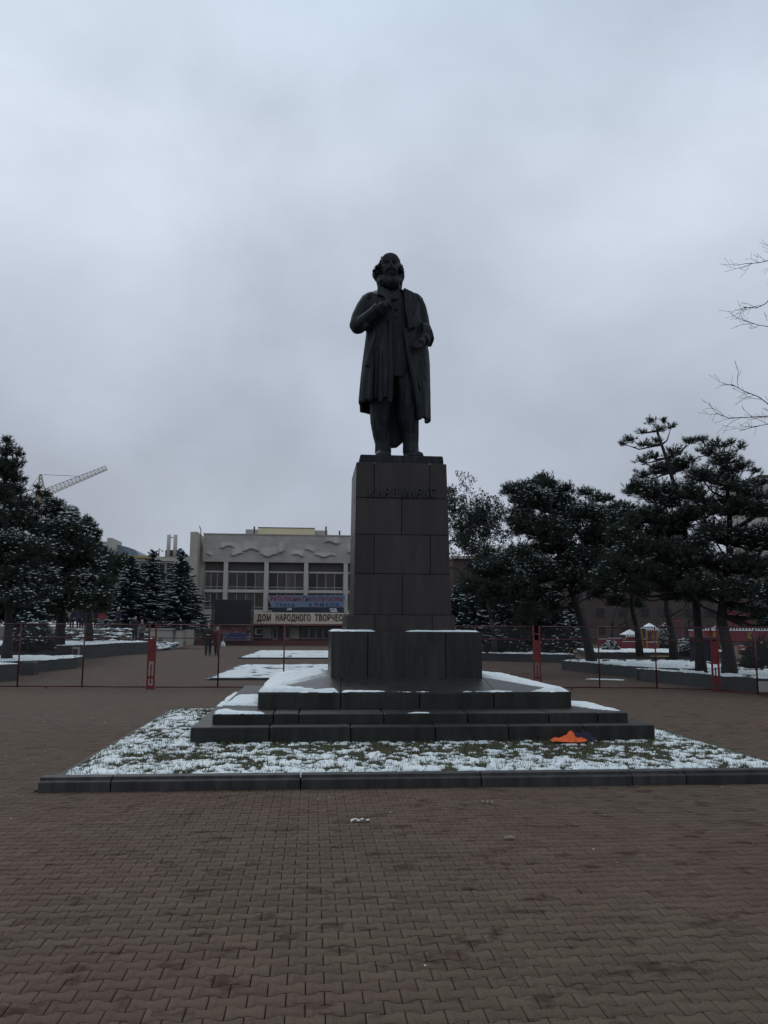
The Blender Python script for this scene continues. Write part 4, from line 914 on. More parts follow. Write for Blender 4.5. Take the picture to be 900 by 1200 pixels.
def bare_tree(label, base, h, spread, group=None, seed=0, levels=6, r0=0.12, name='bare_tree', limbs=None, leafy=0, parent_cat='tree', kids=3, lean=(0, 0), mat_='twig'):
    rnd = random.Random(seed); root = empty(name, base, label, parent_cat, group); A, B, Ra, Rb_ = [], [], [], []; tips = []
    def grow(p, d, L, r, lv):
        nseg = 3
        for s_ in range(nseg):
            d2 = (d+Vector((rnd.gauss(0, .16), rnd.gauss(0, .16), rnd.gauss(0, .10)+0.04))).normalized(); q = p+d2*L/nseg; r2_ = r*0.86
            A.append(p); B.append(q); Ra.append(r); Rb_.append(r2_); p, d, r = q, d2, r2_
            if lv < levels and s_ < nseg-1 and rnd.random() < 0.55:
                sd_ = d.cross(Vector((rnd.gauss(0, 1), rnd.gauss(0, 1), rnd.gauss(0, 1)))).normalized(); grow(p, (d*0.7+sd_*0.8).normalized(), L*0.62, r*0.55, lv+1)
        if lv >= levels: tips.append(p); return
        for _ in range(kids if lv > 0 else kids+1):
            sd_ = d.cross(Vector((rnd.gauss(0, 1), rnd.gauss(0, 1), rnd.gauss(0, 1)))).normalized(); grow(p, (d+sd_*rnd.uniform(0.35, 0.95)*spread).normalized(), L*rnd.uniform(0.62, 0.85), r*0.68, lv+1)
    if limbs:
        for (pts, r) in limbs:
            for i in range(len(pts)-1):
                A.append(pts[i]); B.append(pts[i+1]); Ra.append(r*(1-0.7*i/len(pts))); Rb_.append(r*(1-0.7*(i+1)/len(pts)))
                if i >= 1:
                    for _ in range(2 if i < len(pts)-2 else 3):
                        d = (pts[i+1]-pts[i]).normalized(); sd_ = d.cross(Vector((rnd.gauss(0, 1), rnd.gauss(0, 1), rnd.gauss(0, 1)))).normalized()
                        grow(pts[i].lerp(pts[i+1], rnd.random()), (d*1.1+sd_*rnd.uniform(0.5, 0.9)+Vector((0, 0, 0.1))).normalized(), rnd.uniform(0.22, 0.42), 0.007, levels-1)
    else:
        grow(Vector(base), Vector((lean[0], lean[1], 1)).normalized(), h*0.30, r0, 0)
    A, B = np.array([tuple(a) for a in A]), np.array([tuple(a) for a in B]); Ra, Rb_ = np.maximum(np.array(Ra), 0.004), np.maximum(np.array(Rb_), 0.003)
    thick = Ra > r0*0.5
    V, T = stick_arr(A[~thick], B[~thick], Ra[~thick], Rb_[~thick]); link('branches', np_mesh('branches', V, T, M[mat_]), root)
    if thick.any():
        m_ = MB()
        for a, b_, ra, rb in zip(A[thick], B[thick], Ra[thick], Rb_[thick]): m_.tube([a, b_], [ra, rb], 8)
        m_.build('trunk', M['bark'], root, True)
    if leafy and tips:
        P_ = np.array([tuple(t) for t in tips]); P_ = np.repeat(P_, leafy, 0)+rng.normal(0, 0.10, (len(tips)*leafy, 3)); n_ = len(P_)
        V = tufts(P_, unit(rng.normal(0, 1, (n_, 3))-[[0, 0, .6]]), np.full(n_, 0.12), 3, 0.026); link('seed_pods', np_mesh('seed_pods', V, np.arange(len(V)).reshape(-1, 3), M['needle']), root)
    return root
yb = 40; bt = px_base(579, yb, 0.3)
bare_tree('rounded leafless tree hung with dark seed pods right of the pedestal', bt, 9.4, 1.0, seed=8, levels=6, r0=0.13, leafy=14, kids=2, mat_='bark')
# bare branches reaching in from a tree standing outside the right edge
yt = 17.5; tb = at(1010, 700, yt); tb.z = 0
def lp(*pts): return [at(px+9, py, yt+dy) for px, py, dy in pts]
bare_tree('leafless tree whose thin branches reach in at the upper right', tb, 9, 1.0, seed=3, levels=3, r0=0.16, kids=2,
          limbs=[([tb, at(1008, 600, yt), at(1004, 520, yt), at(1000, 400, yt), at(1002, 300, yt), at(1000, 200, yt)], 0.17),
                 (lp((1003, 420, 0), (960, 360, -.2), (925, 318, -.2), (905, 303, -.2), (893, 305, -.2), (880, 308, -.2), (864, 309, -.2)), 0.019),
                 (lp((1003, 440, 0), (960, 400, .3), (920, 360, .3), (899, 344, .3), (888, 356, .3), (878, 361, .3), (862, 360, .3)), 0.019),
                 (lp((1003, 460, 0), (960, 425, .1), (925, 392, .1), (900, 384, .1), (880, 381, .1), (862, 375, .1)), 0.016),
                 (lp((1004, 560, 0), (960, 520, -.4), (925, 490, -.4), (900, 480, -.4), (880, 465, -.4), (862, 458, -.4), (848, 450, -.4)), 0.019),
                 (lp((1004, 570, 0), (960, 530, .4), (920, 500, .4), (895, 488, .4), (868, 489, .4), (845, 490, .4), (830, 484, .4)), 0.019),
                 (lp((1004, 580, 0), (960, 540, .1), (925, 515, .1), (898, 496, .1), (880, 499, .1), (858, 505, .1)), 0.015)])
for i, (px, yy, h_, lab) in enumerate(((712, 62, 8.6, 'leafless tree rising behind the gap between the two pine crowns'), (690, 75, 8.0, 'leafless grey tree behind the leaning pine'), (735, 70, 9.2, 'leafless tree behind the play towers'),
                                   (770, 80, 8.2, 'leafless brown tree behind the tall play tower'), (805, 72, 8.0, 'leafless brown tree behind the tallest pine trunk'), (840, 78, 8.4, 'leafless brown tree between the two thick right trunks'), (890, 70, 8.8, 'leafless tree at the far right behind the red canopy'), (650, 80, 8.2, 'leafless tree behind the right hand spruces'))):
    bare_tree(lab, px_base(px, yy, gz(yy)), h_, 1.0, 'bare trees behind the playground', seed=20+i, levels=5, r0=0.15, kids=2)

# ================================================================== RAISED BEDS
def raised_bed(label, poly, z0, H, nseg=None, snowy=0.5, seed=0, thick=0.22, res=0.06, group='raised concrete beds', wl=2.0):
    cx = sum(p[0] for p in poly)/len(poly); cy = sum(p[1] for p in poly)/len(poly)
    root = empty('raised_bed', (cx, cy, z0), label, 'planter', group); n = len(poly)
    def off(p, k): d = Vector((cx-p[0], cy-p[1])); d.normalize(); return (p[0]+d.x*k, p[1]+d.y*k)
    for i in range(n):
        a, b_ = Vector(poly[i]), Vector(poly[(i+1) % n]); L = (b_-a).length; k = max(1, int(L/wl)); nrm = Vector((-(b_-a).y, (b_-a).x)).normalized()
        if nrm.dot(Vector((cx, cy))-a) < 0: nrm = -nrm
        for j in range(k):
            p, q = a.lerp(b_, j/k), a.lerp(b_, (j+1)/k); d = (q-p).normalized()*0.008; p = p+d; q = q-d
            MB().loft([[(p.x, p.y, z0-0.1), (q.x, q.y, z0-0.1), (q.x+nrm.x*thick, q.y+nrm.y*thick, z0-0.1), (p.x+nrm.x*thick, p.y+nrm.y*thick, z0-0.1)],
                       [(p.x, p.y, z0+H), (q.x, q.y, z0+H), (q.x+nrm.x*thick, q.y+nrm.y*thick, z0+H), (p.x+nrm.x*thick, p.y+nrm.y*thick, z0+H)]]).build('wall_panel', M['concrete'], root)
    inner = [off(p, thick*0.7) for p in poly]
    MB().prism(inner, z0-0.05, z0+H-0.06).build('soil', M['soil'], root)
    snow_patch(inner, flat(z0+H-0.055), 0.075, res, root, seed=seed, holes=snowy, hs=4.0, kind='stuff')
    inn2 = [off(p, 0.02) for p in poly]
    snow_patch(inn2, lambda X, Y: np.where(edist(X, Y, inner) > 0.03, z0+H-0.09, z0+H), 0.018, res, root, name='snow_on_rim', seed=seed+4, holes=0.50, hs=2.8, kind='stuff')
    return root
def gp(px, py, z=0.0): p = atz(px, py, z); return (p.x, p.y)
raised_bed('low concrete bed holding the leaning pine, patchy snow on its soil', [gp(658, 785), gp(747, 794.5), gp(800, 797), (14.0, 25.5), (15.5, 31.5), (10.5, 32.5)], 0, 0.36, snowy=0.56, seed=41)
raised_bed('nearest concrete bed on the right, round the two thick pine trunks', [gp(744, 797), gp(800, 803), gp(850, 809), gp(935, 814), (17.5, 21.5), (17.5, 25.0), (12.2, 24.9)], 0, 0.36, snowy=0.55, seed=42)
raised_bed('long low concrete bed under the spruces right of the pedestal', [gp(548, 774), gp(608, 775.5), gp(674, 777), (13.5, 44.0), (12.5, 47.5), (7.0, 47.5)], 0, 0.38, snowy=0.50, seed=43, res=0.09)
raised_bed('distant concrete bed in front of the play huts', [gp(690, 772), gp(745, 772), gp(820, 773), (24.5, 46), (24.0, 50), (16.5, 50)], 0, 0.35, snowy=0.48, seed=44, res=0.1)
raised_bed('tall concrete bed with deep snow and rubble at the left', [gp(174, 766), gp(140, 768), gp(110, 771.5), gp(80, 773.5), gp(30, 774), gp(-40, 774), (-19, 50.5), (-10.5, 52.5)], 0, 0.68, snowy=0.44, seed=45, res=0.09)
raised_bed('low concrete bed with a snow strip in front of the tall left bed', [gp(90, 783), gp(45, 788), gp(-40, 791), (-16, 33.5), (-9.3, 34.8)], 0, 0.40, snowy=0.36, seed=46)
raised_bed('nearest concrete bed cut by the left edge of the picture', [gp(21, 797), gp(-50, 803), (-15.5, 26.5), (-9.3, 26.0)], 0, 0.48, snowy=0.36, seed=47)
def tagbox(name, m_, mat_, label, cat, group=None):
    xs_ = [v[0] for v in m_.v]; ys_ = [v[1] for v in m_.v]; zs_ = [v[2] for v in m_.v]; c = Vector(((min(xs_)+max(xs_))/2, (min(ys_)+max(ys_))/2, min(zs_)))
    me = m_.mesh(name, mat_); me.transform(Matrix.Translation(-c)); o = link(name, me); o.location = c; return tag(o, label, cat, group)
p = at(23, 790, 27.7); q = at(40, 776, 27.7)
tagbox('concrete_block', MB().bbox(p.x, q.x, 27.7, 28.2, 0, q.z, 0.02), M['dark_metal'], 'dark square block standing before the low left bed', 'block')
p = at(84, 770, 40.0); q = at(92, 758.5, 40.0); eb = empty('utility_box', ((p.x+q.x)/2, 40, 0), 'small grey utility box in front of the tall left bed', 'box')
MB().bbox(p.x, q.x, 40, 40.25, p.z*0+0.05, q.z, 0.01).build('cabinet', M['frame'], eb); MB().box(p.x+.03, q.x-.03, 39.985, 39.999, 0.1, q.z-.08).build('door', M['concrete'], eb)
p = at(890, 811, 18.9); q = at(905, 801, 18.9)
tagbox('notice_board', MB().bbox(p.x, q.x, 18.9, 18.93, 0.12, 0.36, 0.004), M['frame'], 'small pale plate on the right raised bed wall at the picture edge', 'plate')

# flat snow beds in the square beyond the fence
def snow_bed(label, px0, pya, px1, pyb, xr, seed, group='flat snow covered beds beyond the fence'):
    a = gp(px0, pya); b_ = gp(px1, pyb); poly = [a, (xr, a[1]), (xr, b_[1]), b_]
    root = empty('flower_bed', ((a[0]+xr)/2, (a[1]+b_[1])/2, 0), label, 'flower bed', group)
    MB().prism(poly, 0.001, 0.05).build('soil', M['soil'], root)
    m_ = MB()
    for i in range(4):
        p, q = Vector(poly[i]), Vector(poly[(i+1) % 4]); nrm = Vector(((q-p).y, -(q-p).x)).normalized()*0.09
        m_.loft([[(p.x, p.y, z), (q.x, q.y, z), (q.x+nrm.x, q.y+nrm.y, z), (p.x+nrm.x, p.y+nrm.y, z)] for z in (0.0, 0.07)])
    m_.build('kerb', M['kerb'], root)
    snow_patch(poly, flat(0.052), 0.035, 0.10, root, seed=seed, holes=0.485, hs=3.5, kind='stuff')
snow_bed('nearer flat snow covered bed, just behind the fence', 246, 797, 283, 780.5, 4.2, 51)
snow_bed('farther flat snow covered bed in front of the hall', 281, 772, 305, 763.5, 4.2, 52)

# ================================================================== FENCE
fen = empty('fence', (0, 21.7, 0), 'dark red tube fence with wire mesh panels running across the square', 'fence')
posts = [(-9.25, 22.15, 0), (-7.557, 22.12, 0), (-5.90, 22.0, 0), (-4.118, 21.752, 1), (-2.402, 21.719, 0), (-0.711, 21.686, 0), (0.99, 21.66, 1), (2.66, 21.62, 0), (4.35, 21.58, 0), (6.01, 21.554, 1), (7.644, 21.369, 0), (9.134, 21.187, 0), (10.46, 20.571, 1), (10.86, 19.3, 0), (11.1, 17.9, 0), (11.3, 16.4, 0)]
FT = 1.66
for (x, y, pair) in posts:
    if not pair: MB().tube([(x, y, 0.02), (x, y, FT)], 0.021, 8).build('post', M['red'], fen, True)
    else:
        pp = []
        for sx in (-0.085, 0.085):
            MB().bbox(x+sx-0.022, x+sx+0.022, y-0.022, y+0.022, 0.0, FT, 0.004).build('post', M['red_plate'], fen)
        for z0, z1 in ((0.70, 1.28), (0.26, 0.33), (0.0, 0.09)): MB().box(x-0.062, x+0.062, y-0.012, y+0.012, z0, z1).build('plate', M['red_plate'], fen)
        MB().box(x-0.016, x+0.016, y-0.010, y+0.010, 0.13, 0.62).build('strut', M['red'], fen)
        MB().bbox(x-0.11, x+0.11, y-0.08, y+0.08, 0.001, 0.02, 0.003).build('foot', M['red'], fen)
def mesh_panel(p, q, z0, z1, cell=0.062, r=0.0022):
    A, B = [], []; L = (q-p).length; d = (q-p)/L; H = z1-z0
    u = -H
    while u < L:
        a0, a1 = max(u, 0), min(u+H, L)
        if a1 > a0:
            A.append((p.x+d.x*a0, p.y+d.y*a0, z0+(a0-u))); B.append((p.x+d.x*a1, p.y+d.y*a1, z0+(a1-u)))
            A.append((p.x+d.x*a0, p.y+d.y*a0-0.004, z1-(a0-u))); B.append((p.x+d.x*a1, p.y+d.y*a1-0.004, z1-(a1-u)))
        u += cell
    A, B = np.array(A), np.array(B); V, T = stick_arr(A, B, np.full(len(A), r), np.full(len(A), r))
    link('wire_mesh', np_mesh('wire_mesh', V, T, M['wire']), fen)
for (a, b_) in zip(posts[:-1], posts[1:]):
    p, q = Vector((a[0], a[1], 0)), Vector((b_[0], b_[1], 0)); d = (q-p).normalized(); p = p+d*(0.13 if a[2] else 0.03); q = q-d*(0.13 if b_[2] else 0.03)
    for z, r in ((FT-0.02, 0.015), (1.30, 0.013), (0.05, 0.019)):
        MB().tube([(p.x, p.y, z), (q.x, q.y, z)], r, 7).build('rail', M['red'], fen, True)
    mesh_panel(p, q, 0.07, FT-0.04)
for x, y in ((-6.8, 22.03), (6.9, 21.45), (-1.5, 21.7)): MB().box(x-0.02, x+0.02, y-0.02, y+0.02, -0.0, 0.035).build('peg', M['red'], fen)

# ================================================================== CULTURAL HALL
HY = 110.0
def hz(py, px=320): return at(px, py, HY).z
def hx(px): return at(px, 690, HY).x
G0 = gz(HY)
hall = empty('hall', (hx(370), HY, G0), 'beige two storey hall with relief parapet and large windows behind the pedestal', 'building')
XL, XR = hx(236.5), hx(526); z_top, z_pb = hz(627), hz(658)
MB().box(XL+0.3, XR-0.1, HY+0.9, HY+26, G0-0.3, z_top-0.5).build('wall', M['wall_beige'], hall)
MB().box(hx(224), hx(232.5), HY-2.5, HY+24, G0-0.3, hz(627)).build('side_wall', M['wall_beige'], hall)
MB().box(hx(232.5)+0.01, XL+0.28, HY+0.6, HY+20, G0-0.3, z_pb+1.2).build('recess_wall', M['wall_grey'], hall)
# parapet with flowing relief
gx = np.linspace(XL, XR, 260); gzv = np.linspace(z_pb, z_top, 60); X, Z_ = np.meshgrid(gx, gzv)
u = (X-XL)/(hx(405)-XL); v_ = (Z_-z_pb)/(z_top-z_pb); rel = np.zeros_like(X)
for (c, w, top, bot, hh) in ((0.17, 0.06, 0.70, 0.50, 1), (0.235, 0.05, 0.63, 0.22, 1), (0.33, 0.065, 0.78, 0.40, 1), (0.46, 0.07, 0.55, 0.20, 1), (0.54, 0.03, 0.75, 0.35, 1.3), (0.66, 0.05, 0.45, 0.22, 1), (0.74, 0.04, 0.65, 0.40, .8), (0.85, 0.08, 0.35, 0.20, 1), (0.90, 0.06, 0.98, 0.72, 1), (0.04, 0.03, 0.35, 0.22, .7),
                           (1.08, 0.08, 0.7, 0.3, 1), (1.25, 0.08, 0.6, 0.25, 1), (1.45, 0.08, 0.75, 0.4, 1), (1.6, 0.06, 0.5, 0.2, 1)):
    wob = 0.05*np.sin(u*60+c*20); inx = np.clip((w-np.abs(u-c))/0.022, 0, 1); prof_ = np.clip((top-v_)/(top-bot), 0, 1)*np.clip((v_-bot-wob)/0.02, 0, 1)
    rel = np.maximum(rel, inx*prof_*hh)
rel += 0.25*fbm(u*6, v_*3, 61, 3)
Yr = HY-0.10-0.42*rel; nxx = 260; ii = (np.arange(59)[:, None]*nxx+np.arange(nxx-1)[None]).ravel()
link('relief_parapet', np_mesh('relief_parapet', np.stack([X.ravel(), Yr.ravel(), Z_.ravel()], 1), np.stack([ii, ii+1, ii+nxx+1, ii+nxx], 1), M['wall_grey'], False), hall)
MB().box(XL, XR, HY+0.0, HY+1.0, z_pb, z_top-0.02).box(XL-0.05, XR+0.05, HY-0.25, HY+1.05, z_top-0.02, z_top+0.10).box(XL, XR, HY-0.15, HY+0.9, z_pb-0.12, z_pb-0.001).build('parapet', M['wall_grey'], hall)
cols = [hx(p) for p in (264, 311.7, 358.4, 404.9, 451.5, 498)]
for x in cols: MB().box(x-0.28, x+0.28, HY-0.12, HY+0.9, hz(717), z_pb-0.13).build('pillar', M['pillar'], hall)
edges = [XL+0.3]+cols+[XR-0.1]
pane_cache = {}
def window(x0, x1, z0, z1, nx_, lowbar=True):
    """window frame with its panes; the frame is a part, each pane a sub-part"""
    m_ = MB(); t = 0.07; m_.box(x0, x1, HY+0.30, HY+0.42, z0, z0+t).box(x0, x1, HY+0.30, HY+0.42, z1-t, z1)
    xs_ = [x0+(x1-x0)*k/nx_ for k in range(nx_+1)]
    for k, x in enumerate(xs_):
        a = min(max(x-t/2, x0), x1-t); m_.box(a, a+t, HY+0.298, HY+0.418, z0+t, z1-t)
    zb = z0+(z1-z0)*0.17
    if lowbar: m_.box(x0+t, x1-t, HY+0.31, HY+0.40, zb-0.04, zb+0.04)
    fr = m_.build('window', M['frame'], hall)
    for k in range(nx_):
        j = random.uniform(-0.01, 0.01); MB().box(xs_[k]+t*0.6, xs_[k+1]-t*0.6, HY+0.35+j, HY+0.37+j, z0+t, z1-t).build('pane', M[random.choice(('glass', 'glass', 'glass_b', 'glass_b', 'glass_c'))], fr)
for a, b_ in zip(edges[:-1], edges[1:]):
    x0, x1 = a+(0.29 if a in cols else 0), b_-(0.29 if b_ in cols else 0)
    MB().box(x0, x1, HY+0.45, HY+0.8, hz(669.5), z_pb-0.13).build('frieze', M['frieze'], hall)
    MB().box(x0, x1, HY+0.2, HY+0.8, hz(671), hz(669.5)-0.003).build('lintel', M['pillar'], hall)
    n_p = 4 if (b_-a) > 4.5 else 3
    window(x0, x1, hz(691.5), hz(671)-0.01, n_p)
    MB().box(x0, x1, HY+0.05, HY+0.85, hz(694.5), hz(691.5)-0.006).build('floor_band', M['pillar'], hall)
    window(x0, x1, hz(715), hz(694.5)-0.01, n_p)
MB().box(XL+0.3, XR-0.1, HY+0.1, HY+0.9, hz(718), hz(715)-0.003).build('sill_band', M['wall_grey'], hall)
fx0, fx1 = hx(289), hx(417)
MB().bbox(fx0, fx1, HY-2.2, HY+0.08, hz(731), hz(718.2), 0.03).build('sign_fascia', M['sign'], hall)
MB().loft([[(hx(a), HY-2.1, hz(p)), (hx(252), HY-2.1, hz(p)), (hx(252), HY+0.08, hz(p)), (hx(a), HY+0.08, hz(p))] for p, a in ((731, 219), (718.5, 232))]).build('left_canopy', M['wall_beige'], hall)
MB().box(hx(219), hx(448), HY-2.22, HY-2.0, hz(732.6), hz(731)-0.004).build('red_edge', M['plinth_red'], hall)
MB().box(fx1+0.02, hx(448), HY-1.5, HY+0.08, hz(731), hz(720)).build('canopy', M['wall_grey'], hall)
for word, cpx, wpx in (('ОБЛАСТНОЙ', 270, 50), ('ДОМ', 309.5, 15.5), ('НАРОДНОГО', 343.5, 40), ('ТВОРЧЕСТВА', 392.5, 47)):
    me = text_mesh(word, 1.15, 0.03, M['letters'], spacing=1.12, bold=0.035, width=(hx(cpx+wpx/2)-hx(cpx-wpx/2)))
    if word == 'ТВОРЧЕСТВА': me = text_mesh(word, 1.15, 0.03, M['letters'], 1.12, 0.035, hx(415)-hx(369.5)); cpx = 392.3
    if word == 'ОБЛАСТНОЙ': me = text_mesh('Й', 1.15, 0.03, M['letters'], 1.1, 0.035, hx(297)-hx(293.2)); cpx = 295.1
    p = at(cpx, 727.4, HY-2.25); shift(me, p.x, HY-2.235, p.z); link('lettering', me, hall)
# ground floor
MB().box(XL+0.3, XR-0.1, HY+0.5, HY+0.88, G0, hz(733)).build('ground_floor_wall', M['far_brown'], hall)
MB().box(hx(225), hx(420), HY-2.0, HY+0.45, G0-0.3, hz(750.5)).build('plinth', M['plinth_red'], hall)
for px0, px1, m_, nm in ((309.5, 319, 'white', 'panel'), (342, 351.5, 'white', 'panel'), (300, 309, 'dark_metal', 'panel')):
    me_ = MB().box(hx(px0), hx(px1), HY+0.35, HY+0.48, hz(749), hz(734.5)).build(nm, M['wall_grey'] if m_ == 'white' else M[m_], hall)
for px0, px1, px_ in ((320.5, 326.5, 0), (327.5, 334, 1), (335, 341.5, 0)):
    d_ = MB().box(hx(px0), hx(px1), HY+0.30, HY+0.45, hz(750), hz(734)).build('door', M['frame'] if px_ == 0 else M['plinth_red'], hall)
    MB().box(hx(px0+1.2), hx(px1-1.2), HY+0.26, HY+0.295, hz(747), hz(735.5)).build('pane', M['glass'], d_)
    MB().box(hx(px1-0.9), hx(px1-0.5), HY+0.2, HY+0.295, hz(743.5), hz(741)).build('handle', M['white'], d_)
for k in range(6):
    px0 = 355+8.2*k; fr = MB().box(hx(px0), hx(px0+7.6), HY+0.36, HY+0.47, hz(749), hz(735)).build('window', M['frame'], hall)
    MB().box(hx(px0+0.8), hx(px0+6.9), HY+0.32, HY+0.355, hz(748), hz(736)).build('pane', M['glass'], fr)
# roof storey
MB().box(hx(280), hx(384), HY+8, HY+18, z_top-0.6, at(300, 620.5, HY+8).z).build('roof_storey', M['wall_grey'], hall)
MB().box(hx(296), hx(368), HY+7.5, HY+7.98, z_top-0.6, at(300, 618.5, HY+7.5).z).build('cream_band', M['cream'], hall)
MB().box(hx(296), hx(368), HY+7.45, HY+18.2, at(300, 618.4, HY+7.5).z, at(300, 617.6, HY+7.5).z).build('roof_cap', M['dark_metal'], hall)
for px in (298, 382, 398): 
    p = at(px, 620, HY+6); MB().tube([(p.x, HY+6, z_top-0.5), (p.x, HY+6, at(px, 617 if px < 390 else 622, HY+6).z)], 0.12, 8).build('vent_pipe', M['dark_metal'], hall, True)
MB().tube([(hx(233), HY, z_top-0.2), (hx(232.8), HY, z_top+0.6), (hx(231.5), HY-0.4, z_top+1.0)], 0.06, 6).build('roof_lamp', M['dark_metal'], hall)

# banner, screen, hoarding, air conditioner
by = HY-1.0
def banner_mat(name, ca, cb, cc, sc_):
    m = bpy.data.materials.new(name); m.use_nodes = True; t = m.node_tree; b_ = t.nodes['Principled BSDF']; b_.inputs['Roughness'].default_value = 0.7
    tcn = N(t, 'ShaderNodeTexCoord'); n_ = N(t, 'ShaderNodeTexNoise'); n_.inputs['Scale'].default_value = sc_; n_.inputs['Detail'].default_value = 4; t.links.new(tcn.outputs['Object'], n_.inputs['Vector'])
    cr = N(t, 'ShaderNodeValToRGB'); cr.color_ramp.elements[0].position = 0.38; cr.color_ramp.elements[0].color = ca+(1,); cr.color_ramp.elements[1].position = 0.62; cr.color_ramp.elements[1].color = cb+(1,)
    x = cr.color_ramp.elements.new(0.5); x.color = cc+(1,); t.links.new(n_.outputs['Fac'], cr.inputs[0]); t.links.new(cr.outputs[0], b_.inputs['Base Color']); return m
M['banner'] = banner_mat('banner_print', (0.10, 0.16, 0.24), (0.22, 0.17, 0.24), (0.15, 0.17, 0.24), 0.25)
M['strip'] = banner_mat('strip_print', (0.012, 0.014, 0.035), (0.05, 0.01, 0.015), (0.015, 0.016, 0.04), 0.4)
M['hoard'] = banner_mat('hoarding_print', (0.22, 0.20, 0.19), (0.12, 0.11, 0.14), (0.17, 0.15, 0.16), 0.8)
M['magenta'] = mat('magenta_print', (0.17, 0.035, 0.07), 0.7); M['printblue'] = mat('blue_print', (0.03, 0.05, 0.16), 0.7); M['printwhite'] = mat('white_print', (0.55, 0.55, 0.6), 0.7); M['printred'] = mat('red_print', (0.28, 0.05, 0.05), 0.7)
def BP(px, py): p = at(px, py, by); return p
bn = empty('banner', BP(359, 711), 'wide purple and blue banner hanging over the windows above the sign', 'banner')
c4 = [BP(313, 698), BP(404.5, 697), BP(402.5, 711), BP(318, 711.5)]
MB().loft([[(p.x, by+k, p.z) for p in c4] for k in (0, 0.05)]).build('cloth', M['banner'], bn)
def line(txt, size, m_, x0, x1, py, par, yy=None):
    me = text_mesh(txt, size, 0.01, m_, 1.0, 0.02, (at(x1, py, by).x-at(x0, py, by).x)); p = at((x0+x1)/2, py, by); shift(me, p.x, (yy or by)-0.02, p.z); link('lettering', me, par)
line('РаТсЛаЦие-ТнаТсЛеТаОНа', 0.78, M['magenta'], 317, 401, 704, bn)
line('и  И М Е Н И', 0.55, M['printblue'], 362, 397, 709.8, bn); line('Г о р о д', 0.5, M['printblue'], 324, 345, 709.8, bn)
sb_ = empty('banner', BP(360, 717), 'narrow dark banner strip with small white print below the purple one', 'banner')
MB().box(BP(319, 714).x, BP(403, 714).x, by-0.02, by+0.02, BP(360, 717.6).z, BP(360, 712.2).z).build('cloth', M['strip'], sb_)
line('АН', 0.34, M['printwhite'], 336, 342, 714.9, sb_, by-0.03); line('17:18', 0.28, M['printwhite'], 386, 394, 714.6, sb_, by-0.03); line('18:00', 0.28, M['printwhite'], 387, 395, 717, sb_, by-0.03)
sc_ = empty('video_screen', (hx(273), HY-5, G0), 'large switched off black outdoor screen on posts before the hall', 'screen')
ysn = HY-5
def sp_(px, py): return at(px, py, ysn)
MB().bbox(sp_(251.5, 700).x, sp_(294.5, 700).x, ysn, ysn+0.8, sp_(270, 731).z, sp_(270, 702.5).z, 0.05).build('display', M['screen'], sc_)
for px in (249.5, 296.5):
    x = sp_(px, 700).x; MB().box(x-0.12, x+0.12, ysn+0.1, ysn+0.35, gz(ysn), sp_(270, 704).z).build('post', M['dark_metal'], sc_)
MB().box(sp_(249.5, 700).x, sp_(296.5, 700).x, ysn+0.36, ysn+0.5, sp_(270, 733).z, sp_(270, 731.5).z).build('crossbeam', M['dark_metal'], sc_)
ho = empty('hoarding', (hx(272), HY-4, G0), 'long low printed hoarding with red and blue artwork under the black screen', 'hoarding'); yh = HY-4
def hp(px, py): return at(px, py, yh)
MB().box(hp(247, 700).x, hp(298, 700).x, yh, yh+0.1, hp(270, 750.5).z, hp(270, 733.5).z).build('board', M['hoard'], ho)
rngs = random.Random(4)
for k in range(34):
    px, py = rngs.uniform(255, 293), rngs.uniform(735, 748); r_ = rngs.uniform(0.12, 0.35); p = hp(px, py); mm_ = 'printblue' if py > 742 else rngs.choice(['magenta', 'printred', 'dark_metal'])
    MB().loft([[(p.x+r_*math.cos(a)*rngs.uniform(.6, 1.2), yh-0.012-0.001*k+kk, p.z+r_*0.7*math.sin(a)) for a in np.linspace(0, 2*math.pi, 8)[:-1]] for kk in (0, 0.01)]).build('print', M[mm_], ho)
m_ = MB(); 
for (px0, px1, py) in ((262, 290, 747.5),): m_.loft([[(hp(px0, 749).x, yh-0.008, hp(270, 749.5).z), (hp(px1, 749).x, yh-0.008, hp(270, 749.5).z), (hp(283, 749).x, yh-0.008, hp(270, 742).z), (hp(270, 749).x, yh-0.008, hp(270, 742).z)], [(hp(px0, 749).x, yh-0.002, hp(270, 749.5).z), (hp(px1, 749).x, yh-0.002, hp(270, 749.5).z), (hp(283, 749).x, yh-0.002, hp(270, 742).z), (hp(270, 749).x, yh-0.002, hp(270, 742).z)]])
m_.build('print', M['printblue'], ho)
ac = empty('air_conditioner', (hx(304.5), HY, hz(744)), 'white air conditioner unit on the wall left of the hall doors', 'air conditioner')
MB().bbox(hx(300), hx(309), HY-0.2, HY+0.3, hz(744), hz(736), 0.03).build('casing', M['white'], ac)
cc_ = Vector((hx(305.5), HY-0.21, hz(740))); MB().box(cc_.x-0.36, cc_.x+0.36, HY-0.23, HY-0.203, cc_.z-0.33, cc_.z+0.33).build('grille', M['dark_metal'], ac)

